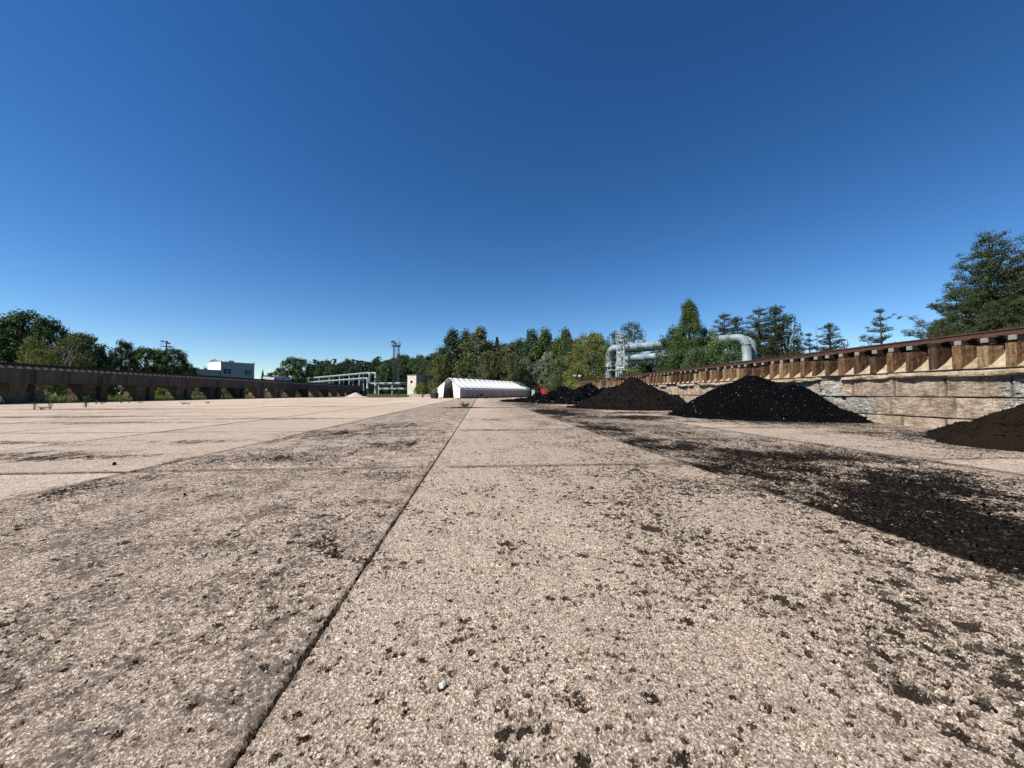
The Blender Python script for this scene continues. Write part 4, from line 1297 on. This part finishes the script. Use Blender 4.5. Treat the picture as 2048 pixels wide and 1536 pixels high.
# far pipeline on the left
E = Vector((*gp(739, 150), 0))
fd = Vector((-.72, .69, 0)).normalized()
farp = thing('far_pipeline', 'long silver twin pipeline with tall bend behind the far end of the dark trestle', 'pipeline', (E.x, E.y, 0))
rt = Vector((*gp(812, 149), 0)) - E
rtu = rt.normalized()
zU, zL, zA, zB = zt(746.5, 150), zt(757, 150), zt(767, 150), zt(778, 150)
def e3(v, z):
    return (v.x, v.y, z)
Z0 = Vector((0, 0, 0))
pipe(farp, [e3(fd * 75, zU - 1.0), e3(Z0, zU), e3(Z0 + rtu * .1, zA), e3(rt, zA)], .46, .9, 3.0)
pipe(farp, [e3(rtu * 2.4 + fd * 8, zU), e3(rtu * 2.4, zU), e3(rtu * 2.4 + fd * .1, .1)], .46, .9, 3.0)
pipe(farp, [e3(fd * 75 - rtu * .8, zL - .9), e3(-rtu * .8, zL), e3(-rtu * .8 + fd * .1, .1)], .42, .9, 3.0)
pipe(farp, [e3(rtu * 4, zB), e3(rt + rtu * .2, zB)], .46, .9, 3.0)
r2 = Vector((*gp(853, 128), 0)) - E
r3 = Vector((*gp(905, 124), 0)) - E
pipe(farp, [e3(r2, zt(767, 128)), e3(r3, zt(767, 124))], .46, .9, 3.0)
for dist in (6, 14, 22, 31, 41, 52):
    v = fd * dist
    b = MB()
    for s_ in (-.9, .9):
        b.bar((v.x + s_ * rtu.x, v.y + s_ * rtu.y, -.1), (v.x + s_ * rtu.x, v.y + s_ * rtu.y, zU - .4 - dist * .013), .28)
    b.bar((v.x - 1.1 * rtu.x, v.y - 1.1 * rtu.y, zL - .55 - dist * .012), (v.x + 1.1 * rtu.x, v.y + 1.1 * rtu.y, zL - .55 - dist * .012), .3)
    b.build('support_post', M['steel'], farp)
for f in (.25, .62):
    v = rt * f
    b = MB().bar((v.x, v.y, -.1), (v.x, v.y, zA - .4), .35)
    b.build('support_post', M['steel'], farp)

# ------------------------------------------------------------------ tent
TU = Vector((.528, .849, 0)).normalized()
TC = Vector((*gp(920.5, 80.5), 0))            # near right foot of the front
TV = Vector((-TU.y, TU.x, 0))                  # towards the other long side
Wt, Lt, He, Hr = 5.9, 35.4, 2.25, 4.42
ang = math.atan2(TU.y, TU.x)
tent = thing('storage_tent', 'long white tarpaulin tent with an open front and ribbed roof on the yard', 'tent', tuple(TC), ang)
# local axes: x along the tent, y across (0 near side .. Wt far side)
nb = 16
xs = np.linspace(0, Lt, nb * 8 + 1)
def rib(x):
    f = (x / Lt * nb) % 1.0
    return np.minimum(f, 1 - f)                # 0 on a rib
sag = .10 * np.sin(np.clip(rib(xs) * 2, 0, 1) * math.pi / 2)
ov = .10
prof = [(-ov, He - .28), (-ov * .7, He - .02), (.0, He + .10), (.75, He + .10 + .54), (1.9, He + 1.40), (Wt / 2 - .12, Hr - .05), (Wt / 2, Hr), (Wt / 2 + .12, Hr - .05), (Wt - 1.9, He + 1.40), (Wt - .75, He + .64), (Wt, He + .10), (Wt + ov * .7, He - .02), (Wt + ov, He - .28)]
P = np.zeros((len(prof), len(xs), 3))
for k, (yy, zz) in enumerate(prof):
    edge = k in (0, len(prof) - 1)
    P[k, :, 0] = xs - .15 * 0
    s_ = 1 if yy < Wt / 2 else -1
    P[k, :, 1] = yy + s_ * sag * (0 if k == 6 else 1)
    P[k, :, 2] = zz - sag * (0.5 if k == 6 else 1.0) + (np.where(edge, (.5 - rib(xs)) * -.45 + .05, 0))
roof = MB().grid(P).build('roof_cover', M['roofpvc'], tent, smooth=True)
m = roof.modifiers.new('thick', 'SOLIDIFY')
m.thickness = .03
def side(y, name):
    zs = np.linspace(0.03, He + .05, 9)
    X, Z = np.meshgrid(xs, zs)
    wr = (fbm(X * 1.4, Z * .5, 4, 9) - .5) * .10 + .04 * np.cos(X / Lt * nb * 2 * math.pi)
    Pp = np.stack([X, y + wr, Z], -1)
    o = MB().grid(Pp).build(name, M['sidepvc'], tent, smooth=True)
    m = o.modifiers.new('thick', 'SOLIDIFY')
    m.thickness = .02
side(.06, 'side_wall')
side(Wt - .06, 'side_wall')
def flap(y0, y1, yi0, yi1, name):
    """front curtain: outer edge y0 at the frame, inner edge y1 at the opening"""
    n = 14
    t = np.linspace(0, 1, n)
    rows = []
    for z in np.linspace(0.02, 1, 16):
        yy = y0 + (y1 + (yi1 - y1) * z - y0) * t
        top = np.where(yy < Wt / 2, He + .05 + yy / (Wt / 2) * (Hr - He - .12), He + .05 + (Wt - yy) / (Wt / 2) * (Hr - He - .12)) - .12
        zz = z * top
        xx = -.02 + .05 * np.sin(t * 9 + z * 2) + .10 * t * (1 - z)
        rows.append(np.stack([xx, yy, zz], -1))
    o = MB().grid(np.array(rows)).build(name, M['roofpvc'], tent, smooth=True)
    m = o.modifiers.new('thick', 'SOLIDIFY')
    m.thickness = .02
flap(.03, 1.65, 0, 1.95, 'front_curtain')
flap(Wt - .03, Wt - 1.35, 0, Wt - 1.95, 'front_curtain')
# back wall with a daylight slit, and frames
b = MB()
b.add([(Lt - .05, .05, 0), (Lt - .05, Wt - .05, 0), (Lt - .05, Wt - .05, He), (Lt - .05, Wt / 2, Hr - .1), (Lt - .05, .05, He)], [(0, 1, 2, 4)], [(4, 2, 3)])
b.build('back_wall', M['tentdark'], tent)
for k in range(nb + 1):
    x = k * Lt / nb
    x = min(max(x, .08), Lt - .12)
    b = MB()
    path = [(x, .16, 0), (x, .16, He - .05), (x, Wt / 2, Hr - .16), (x, Wt - .16, He - .05), (x, Wt - .16, 0)]
    for p, q in zip(path[:-1], path[1:]):
        b.bar(p, q, .06)
    b.bar((x, .95, He + .5), (x, Wt - .95, He + .5), .05)
    if k == 0:
        b.bar((x, .16, He), (x, Wt - .16, He), .05)
    b.build('frame_arch', M['darksteel'], tent)

# black bin left of the tent
bx, by = gp(869, 82)
bn = thing('black_bin', 'black lidded bin standing at the left front corner of the white tent', 'bin', (bx, by, 0), ang)
V = []
for z, s_ in ((0.02, .82), (1.02, 1.0)):
    for a, c in ((-1, -1), (1, -1), (1, 1), (-1, 1)):
        V.append((a * .62 * s_, c * .72 * s_, z))
MB().add(V, [(0, 3, 2, 1), (4, 5, 6, 7)] + [(k, (k + 1) % 4, 4 + (k + 1) % 4, 4 + k) for k in range(4)]).build('body', M['bin'], bn, bevel=.03)
MB().box(-.66, .66, -.77, .77, 1.025, 1.12).box(-.5, .5, -.5, .5, 1.12, 1.17).build('lid', M['bin'], bn, bevel=.03)
# old tyres against the tent side
def tyre(px, d, z, tilt, label, R=.55):
    x, y = gp(px, d)
    V, Q = [], []
    nu, nv = 26, 10
    for i in range(nu):
        a = 2 * math.pi * i / nu
        for j in range(nv):
            c = 2 * math.pi * j / nv
            rr = (R - .2) + .2 * math.copysign(abs(math.cos(c)) ** .6, math.cos(c))
            V.append((math.cos(a) * rr, math.sin(a) * rr, .16 * math.copysign(abs(math.sin(c)) ** .6, math.sin(c))))
            Q.append((i * nv + j, ((i + 1) % nu) * nv + j, ((i + 1) % nu) * nv + (j + 1) % nv, i * nv + (j + 1) % nv))
    o = MB().add(V, Q).build('tyre', M['black'], None, (x, y, z), 0, True)
    o.rotation_euler = (tilt, 0, ang - .75)
    o['label'], o['category'], o['group'] = label, 'tyre', 'old tyres by the tent side'
tyre(958.5, 83.6, .60, 1.35, 'black tyre leaning on the tent side, first of the row of old tyres', .60)
tyre(963, 83.2, .56, 1.30, 'black tyre leaning in the middle of the row of old tyres', .58)
tyre(968.5, 83.0, .17, .03, 'black tyre lying flat on the ground in front of the leaning tyres', .55)
tyre(971.5, 84.4, .17, .04, 'black tyre lying flat at the far end of the row of old tyres', .5)

# red container and shed beside it
rx, ry = gp(1081, 97)
red = thing('red_container', 'red corrugated container half hidden by the heap of large coal lumps', 'container', (rx, ry, 0), -.18)
b = MB()
nx = 60
pts = []
for k in range(nx + 1):
    x = k * 6.0 / nx
    pts.append((x, .035 if (k // 2) % 2 else 0.0))
V = [(x, y, z) for z in (.15, 2.45) for x, y in pts]
b.add(V, [(k, k + 1, nx + 1 + k + 1, nx + 1 + k) for k in range(nx)])
b.box(0.04, 5.96, .06, 2.4, .05, 2.5)
b.build('body', M['red'], red)
b = MB()
for x in (0, 5.9):
    for y in (-.03, 2.35):
        b.box(x, x + .1, y, y + .1, 0, 2.6)
b.box(.1, 5.9, -.03, .05, 2.46, 2.6)
b.box(.1, 5.9, -.03, .05, 0, .15)
b.build('corner_frame', M['red'], red)
MB().box(-.9, 2.4, -.12, 2.5, 2.61, 2.68).build('roof_sheet', plain('dull red roof sheet', (.25, .05, .04)), red)
hx, hy = gp(1063, 99)
shed = thing('dark_shed', 'low dark shed with a pale door between the tent and the red container', 'shed', (hx, hy, 0), -.1)
MB().box(.0, 2.2, 0, 2.2, 0, 2.25).build('wall', M['hole'], shed)
MB().box(-.1, 2.3, -.12, 2.3, 2.26, 2.38).build('roof', M['darksteel'], shed)
MB().box(.05, .82, -.05, -.003, .05, 2.0).build('door', M['steel'], shed)

# white lamps near the far end of the wall
def lamp(px, py, d, label, round_=False):
    x, y = gp(px, d)
    z = zt(py, d)
    t = thing('yard_lamp', label, 'lamp', (x, y, 0), group='white yard lamps')
    MB().tube([(0, 0, -.1), (0, 0, z - .1)], .05, 8).build('pole', M['darksteel'], t)
    if round_:
        V = ico_v * .17 + np.array([0, 0, z])
        o = MB().add(V, (), ico_f).build('globe', M['lampwhite'], t, smooth=True)
        s_ = o.modifiers.new('sub', 'SUBSURF')
        s_.levels = s_.render_levels = 2
    else:
        MB().box(-.27, .27, -.2, .2, z - .14, z + .14).build('lamp_head', M['lampwhite'], t, bevel=.05)
        MB().box(-.2, .2, -.16, .16, z - .18, z - .142).build('diffuser', M['steel'], t)
lamp(1149.5, 751.5, 70, 'white box headed yard lamp, lower left of the round lamp by the wall end')
lamp(1160.5, 752, 70, 'white box headed yard lamp, directly left of the round lamp by the wall end')
lamp(1168, 745.5, 70, 'small round white globe lamp above the far end of the rails', True)

# ------------------------------------------------------------------ floodlight masts
mx, my = gp(792, 150)
mast = thing('lattice_mast', 'tall lattice floodlight mast with a round platform rising over the far wood', 'mast', (mx, my, 0))
zp = zt(692.5, 150)
b = MB()
hw = .95
for a, c in ((-1, -1), (1, -1), (1, 1), (-1, 1)):
    b.bar((a * hw, c * hw, -.1), (a * hw, c * hw, zp), .17)
b.build('legs', M['darksteel'], mast)
b = MB()
nz_ = 14
for k in range(nz_):
    z0_, z1_ = zp * k / nz_, zp * (k + 1) / nz_
    for (a, c), (e, f) in (((-1, -1), (1, -1)), ((1, -1), (1, 1)), ((1, 1), (-1, 1)), ((-1, 1), (-1, -1))):
        b.bar((a * hw, c * hw, z0_), (e * hw, f * hw, z1_), .075)
        b.bar((a * hw, c * hw, z1_), (e * hw, f * hw, z1_), .075)
b.build('lattice', M['darksteel'], mast)
b = MB()
b.tube([(0, 0, zp), (0, 0, zp + .28)], 1.75, 16)
b.build('platform', M['darksteel'], mast)
b = MB()
for k in range(10):
    a, c = k * .6283, (k + 1) * .6283
    b.bar((math.cos(a) * 1.7, math.sin(a) * 1.7, zp + .3), (math.cos(a) * 1.7, math.sin(a) * 1.7, zp + 1.3), .06)
    for z in (.8, 1.3):
        b.bar((math.cos(a) * 1.7, math.sin(a) * 1.7, zp + z), (math.cos(c) * 1.7, math.sin(c) * 1.7, zp + z), .06)
b.bar((1.0, 0, zp + .3), (1.0, 0, zp + 3.6), .07)
b.bar((-2.6, -.3, zp + .35), (-1.5, 0, zp + .35), .07)
b.build('railing', M['darksteel'], mast)
for (a, c, z) in ((-1.5, -.4, 1.75), (-.75, -.9, 1.85), (-.25, -1.0, 1.0)):
    MB().obox((a, c), (1, 0), .42, (0, 1), .22, zp + z - .35, zp + z + .30).build('floodlight', M['darksteel'], mast, bevel=.05)

mx, my = gp(331, 108)
mast2 = thing('floodlight_pole', 'slender floodlight pole with a small platform among the trees over the trestle', 'mast', (mx, my, 0))
zp = zt(693, 108)
MB().tube([(0, 0, -.1), (0, 0, zp + 1.3)], [.24, .16], 10).build('pole', M['darksteel'], mast2)
b = MB().box(-1.2, 1.2, -.6, .6, zp, zp + .12)
b.build('platform', M['darksteel'], mast2)
b = MB()
for a in (-1.2, -.4, .4, 1.2):
    b.bar((a, -.6, zp + .1), (a, -.6, zp + .75), .05)
b.bar((-1.2, -.6, zp + .75), (1.2, -.6, zp + .75), .05)
b.bar((-1.0, 0, zp + 1.35), (.7, 0, zp + 1.0), .08)
b.build('railing', M['darksteel'], mast2)
for a, z in ((-1.05, 1.5), (0, 1.35), (.7, .95)):
    MB().obox((a, -.1), (1, 0), .30, (0, 1), .2, zp + z - .2, zp + z + .2).build('floodlight', M['darksteel'], mast2, bevel=.04)

# ------------------------------------------------------------------ buildings
BU = Vector((.50, .866, 0))
BW = Vector((-BU.y, BU.x, 0))
def px_of(v):
    lx = v.x * math.cos(YAW) - v.y * math.sin(YAW)
    d = v.x * math.sin(YAW) + v.y * math.cos(YAW)
    return 1024 + F_PX * lx / d, d
def walk(P0, dirv, target):
    lo_, hi_ = 0.0, 120.0
    for _ in range(50):
        m_ = (lo_ + hi_) / 2
        p_, d_ = px_of(P0 + dirv * m_)
        if (p_ < target) == (dirv.dot(BU) > 0):
            lo_ = m_
        else:
            hi_ = m_
    return lo_
P0 = Vector((*gp(441, 125), 0))
Lb = walk(P0, BU, 508)
Lw = walk(P0, -BU, 292)
ba = math.atan2(BU.y, BU.x)
H1, H2 = zt(723.5, 125), zt(740, 125)
blk = thing('office_block', 'tall blue grey flat roofed block with paired windows behind the dark trestle', 'building', tuple(P0), ba)
b = MB().box(0, Lb, 0, 7.5, 0, H1 - .02)
b.box(-.1, .25, -.06, 7.6, H1 - .02, H1 + .35)
b.box(Lb - .3, Lb + .1, -.06, 7.6, H1 - .02, H1 + .45)
b.build('wall', M['bluegrey'], blk)
MB().box(.25, Lb - .3, -.12, 7.6, H1 - .02, H1 + .14).build('roof_edge', M['frame'], blk)
MB().box(-.06, -.003, -.02, 7.5, H2, H1 - .03).build('end_wall', M['whitewall'], blk)  # sunlit end of the grey block, its brightness put into the colour
MB().box(Lb * .30, Lb * .45, 1.5, 4, H1 - .02, H1 + .75).build('roof_vent', M['bluegrey'], blk)
def window(root, x0, x1, z0, z1, y=-.04, n=2, m_=2):
    o = MB().box(x0, x1, y + .005, -.003, z0, z1).build('window', M['glass'], root)
    b = MB()
    for k in range(n + 1):
        x = x0 + (x1 - x0) * k / n
        b.box(x - .07, x + .07, y - .05, y, z0 - .05, z1 + .05)
    for k in range(m_ + 1):
        z = z0 + (z1 - z0) * k / m_
        for q in range(n):
            xa, xb = x0 + (x1 - x0) * q / n + .075, x0 + (x1 - x0) * (q + 1) / n - .075
            b.box(xa, xb, y - .045, y + .003, z - .06, z + .06)
    b.build('window_frame', M['frame'], o)
zw = H1 - 2.35
for a, c in ((446, 462), (488, 503)):
    wa, wb = walk(P0, BU, a), walk(P0, BU, c)
    window(blk, wa, wb, zw - 1.5, zw + .15)
    window(blk, wa, wb, zw - 5.0, zw - 3.4)
wing = thing('low_wing', 'low blue grey factory wing running along behind the trestle, joined to the tall block', 'building', tuple(P0 - BU * Lw), ba)
MB().box(0, Lw - .08, .35, 9, 0, H2 - .2).build('wall', M['bluegrey'], wing)
b = MB().box(-.1, Lw - .08, .2, 9.1, H2 - .2, H2)
b.box(Lw * .62, Lw * .72, 1.5, 4, H2, H2 + .5)
b.build('roof', M['frame'], wing)

lx0 = Vector((*gp(548, 140), 0))
lil = thing('lilac_shed', 'low pale lilac clad shed showing just over the trestle rails', 'building', tuple(lx0), ba)
Ll = walk(lx0, BU, 582)
b = MB().box(0, Ll * .52, 0, 5, 0, zt(754, 140))
b.box(Ll * .55, Ll, 0.2, 5, 0, zt(754.2, 142))
b.build('wall', M['lilac'], lil)
MB().box(Ll * .525, Ll * .545, -.1, 5, 0, zt(752, 140)).build('downpipe', M['darksteel'], lil)
MB().box(Ll * .03, Ll * .12, -.05, -.003, zt(760, 140), zt(756, 140)).build('window', M['glass'], lil)
gx = Vector((*gp(527, 150), 0))
gs = thing('green_shed', 'low grey green shed with a bright roof corner left of the lilac shed', 'building', tuple(gx), 0)
MB().box(0, 9, 0, 5, 0, zt(756, 150) - .3).build('wall', plain('grey green wall', (.16, .19, .15)), gs)
MB().box(-.2, 2.2, -.2, 5.2, zt(756, 150) - .29, zt(753.5, 150)).build('roof', M['whitewall'], gs)

# ruined hut
Q0 = Vector((*gp(832.5, 118), 0))
hut = thing('ruined_hut', 'small flaking concrete hut with one black window hole, sunlit on its end wall', 'hut', tuple(Q0), ba)
Hh = zt(749.5, 118)
wl = 0
for k in range(400):
    if px_of(Q0 + BW * (k * .02))[0] < 815:
        break
    wl = k * .02
Lh = walk(Q0, BU, 868)
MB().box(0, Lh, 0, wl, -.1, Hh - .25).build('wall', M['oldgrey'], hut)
wz0, wz1 = zt(766.5, 118), zt(761, 118)
wy0, wy1 = wl * .40, wl * .66
b = MB()
b.box(-.08, -.003, .0, wl, -.1, wz0 - .002)
b.box(-.08, -.003, .0, wl, wz1, Hh - .25)
b.box(-.08, -.003, .0, wy0, wz0, wz1 - .002)
b.box(-.08, -.003, wy1, wl, wz0, wz1 - .002)
b.build('end_wall', M['oldwhite'], hut)  # sunlit end coloured paler, the shaded walls darker
MB().box(-.02, -.002, wy0, wy1, wz0, wz1).build('window_hole', M['hole'], hut)
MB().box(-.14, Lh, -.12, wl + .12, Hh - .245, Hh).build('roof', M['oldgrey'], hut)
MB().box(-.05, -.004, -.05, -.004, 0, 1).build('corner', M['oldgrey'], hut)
W0 = Vector((*gp(818, 108), 0))
lw = thing('low_wall', 'low broken whitewashed wall in front of the ruined hut', 'wall', tuple(W0), 0.08)
b = MB()
r = np.random.RandomState(3)
x = 0
while x < 6.0:
    l = r.uniform(.5, 1.0)
    b.box(x, x + l - .01, 0, .35, -.1, r.uniform(.65, 1.05))
    x += l
b.build('masonry', M['oldwhite'], lw)
# drums by the bin
dx_, dy_ = gp(845, 104)
dr = thing('rusty_barrel', 'rust red barrel standing before the low broken wall', 'barrel', (dx_, dy_, 0))
b = MB().tube([(0, 0, 0), (0, 0, .30), (0, 0, .33), (0, 0, .36), (0, 0, .60), (0, 0, .63), (0, 0, .66), (0, 0, .95)], [.30, .30, .32, .30, .30, .32, .30, .30], 18)
b.build('drum', plain('rust red paint', (.28, .09, .05), var=.4), dr)

# shed and fence glimpsed below the trestle
fx, fy = gp(56, 56)
fn = thing('grey_fence', 'panel fence, grey then dark blue, glimpsed under the trestle at the left', 'fence', (fx, fy, 0), -.6)
for k, mt in enumerate((M['oldgrey'], plain('teal grey sheet', (.05, .075, .08)), plain('dark blue sheet', (.010, .016, .035)))):
    o = MB().box(k * 2.6 + .1, k * 2.6 + 2.5, 0, .1, -.1, 2.6).build('panel', mt, fn)
    if k:
        o['label'] = ['', 'teal grey sheet panel', 'dark blue sheet panel'][k]
for k in range(4):
    MB().box(k * 2.6 - .08, k * 2.6 + .09, -.06, .16, -.1, 2.7).build('fence_post', M['oldgrey'], fn)
# ------------------------------------------------------------------ grass and weeds
def blades(n, xy, hmin, hmax, seed, name):
    r = np.random.RandomState(seed)
    x, y = xy(r, n)
    h = hmin + (hmax - hmin) * r.rand(n) ** 2
    a = r.rand(n) * 6.28
    w_ = .012 + h * .045
    lx, ly = r.normal(0, .25, n) * h, r.normal(0, .25, n) * h
    z0 = -.1
    V = np.stack([np.stack([x - np.cos(a) * w_, y - np.sin(a) * w_, 0 * x + z0], 1), np.stack([x + np.cos(a) * w_, y + np.sin(a) * w_, 0 * x + z0], 1), np.stack([x + lx, y + ly, h + z0], 1)], 1).reshape(-1, 3)
    o = link(name, raw_mesh(name, V, [np.arange(3 * n).reshape(n, 3)], False, [M['grass']], {'tint': np.repeat(r.rand(n), 3)}))
    struct(o, 'stuff')
def strip(r, n):
    y = 36 + 160 * r.rand(n) ** 1.4
    x = -48.6 - 26 * r.rand(n) ** 1.6 - (y - 36) * .02
    k = fbm(x * .3, y * .3, 3, 4) > .42
    x = np.where(k, x, -50 - 12 * r.rand(n))
    return x, y
blades(42000, strip, .15, 1.15, 1, 'grass')
def edge(r, n):
    return -48.15 - 1.1 * r.rand(n), 36 + 150 * r.rand(n) ** 1.6
blades(14000, edge, .12, .75, 5, 'grass')
def back(r, n):
    px = 735 + 150 * r.rand(n)
    d = 113 + 40 * r.rand(n) ** 1.3
    lx = d * (px - 1024) / F_PX
    return lx * math.cos(YAW) + d * math.sin(YAW), -lx * math.sin(YAW) + d * math.cos(YAW)
blades(16000, back, .25, 1.2, 2, 'grass')
def weedmesh(seed, h, spread, nl, flowers=False):
    r = np.random.RandomState(seed)
    st = MB()
    P, N = [], []
    tips = []
    for k in range(5):
        a = r.rand() * 6.28
        tip = np.array([math.cos(a) * spread * r.rand(), math.sin(a) * spread * r.rand(), h * r.uniform(.6, 1)])
        st.tube([(0, 0, 0), tuple(tip * np.array([.4, .4, .6])), tuple(tip)], [.012, .009, .004], 4, False)
        tips.append(tip)
        for q in range(nl):
            f = r.uniform(.15, 1)
            P.append(tip * np.array([f, f, f]) + r.normal(size=3) * .05)
            N.append(r.normal(size=3) + np.array([0, 0, .8]))
    P = np.array(P)
    cm = crown_mesh(P, np.array(N), np.full(len(P), .11) * r.uniform(.6, 1.3, len(P)), .5, r.rand(len(P)), M['weed'], r)
    fl = None
    if flowers:
        fb = MB()
        for tp in tips:
            for q in range(5):
                fb.add(ico_v * .055 + tp + r.normal(size=3) * np.array([.07, .07, .12]), (), ico_f)
        fl = fb.mesh('flower', M['flower'])
    return st.mesh('stem', M['weed']), cm, fl
WM = [weedmesh(1, .55, .25, 12), weedmesh(2, .95, .3, 16), weedmesh(3, 1.5, .5, 20, True), weedmesh(4, .28, .35, 14)]
def weed(px, d, k, label, group, s_=1.0):
    x, y = gp(px, d)
    t = thing('weed', label, 'plant', (x, y, -.02), px % 6.28, group)
    t.scale = (s_, s_, s_)
    a, c, f = WM[k]
    link('stem', a, t)
    link('leaves', c, t)
    if f:
        link('flower', f, t)
GW, GF = 'weeds growing in the slab joints', 'tall flowering weeds under the trestle'
jx = -28.45
def on_joint(px, xj):
    th = math.atan((px - 1024) / F_PX) + YAW
    Y = xj / math.tan(th)
    return xj * math.sin(YAW) + Y * math.cos(YAW)
weed(173, on_joint(173, -28.45), 1, 'tallest dark weed sprouting alone from a joint before the trestle', GW, 1.15)
for px, xj, k, lb in ((71, -28.45, 0, 'small weed in a joint, first in line from the edge'), (86, -28.45, 3, 'spreading weed beside the first small joint weed'), (102, -28.45, 0, 'short thin weed left of the tallest joint weed'),
                      (193, -38, 0, 'short weed on the slab edge right of the tallest weed'), (205, -38, 3, 'low bushy weed right of the tallest joint weed'), (243, -38, 0, 'small upright weed before the second stub column'),
                      (259, -38, 0, 'small upright weed before the third stub column'), (280, -38, 3, 'thin weed under the middle of the trestle'),
                      (367, -28.45, 3, 'low leafy weed clump on the long joint'), (377, -28.45, 3, 'low leafy weed next to the leafy clump'), (416, -28.45, 3, 'low weed pair further along the long joint')):
    weed(px, on_joint(px, xj), k, lb, GW, .8)
for i, (px, d, s_) in enumerate(((16, 41, .9), (27, 41, 1.0), (58, 43, 1.0), (66, 43, .9), (76, 42.5, 1.25), (83, 43, .95), (90, 44, .9), (108, 46, .7))):
    weed(px, d, 2, ['pale weed in deep shade near the edge of the view', 'tall pale weed in shade under the girder', 'cream flowering weed, first before the grey fence', 'cream flowering weed, second before the grey fence',
                    'tallest cream flowering weed before the grey fence', 'cream flowering weed close behind the tallest one', 'cream flowering weed before the dark blue fence panel', 'lone short flowering weed before the dark blue fence panel'][i], GF, s_)
x, y = gp(932, 29)
weed(931, 28.6, 3, 'low green weed patch on the joint ahead of the tent', GW, 1.6)
weed(925, 29.2, 3, 'small weed beside the patch on the joint ahead of the tent', GW, 1.2)
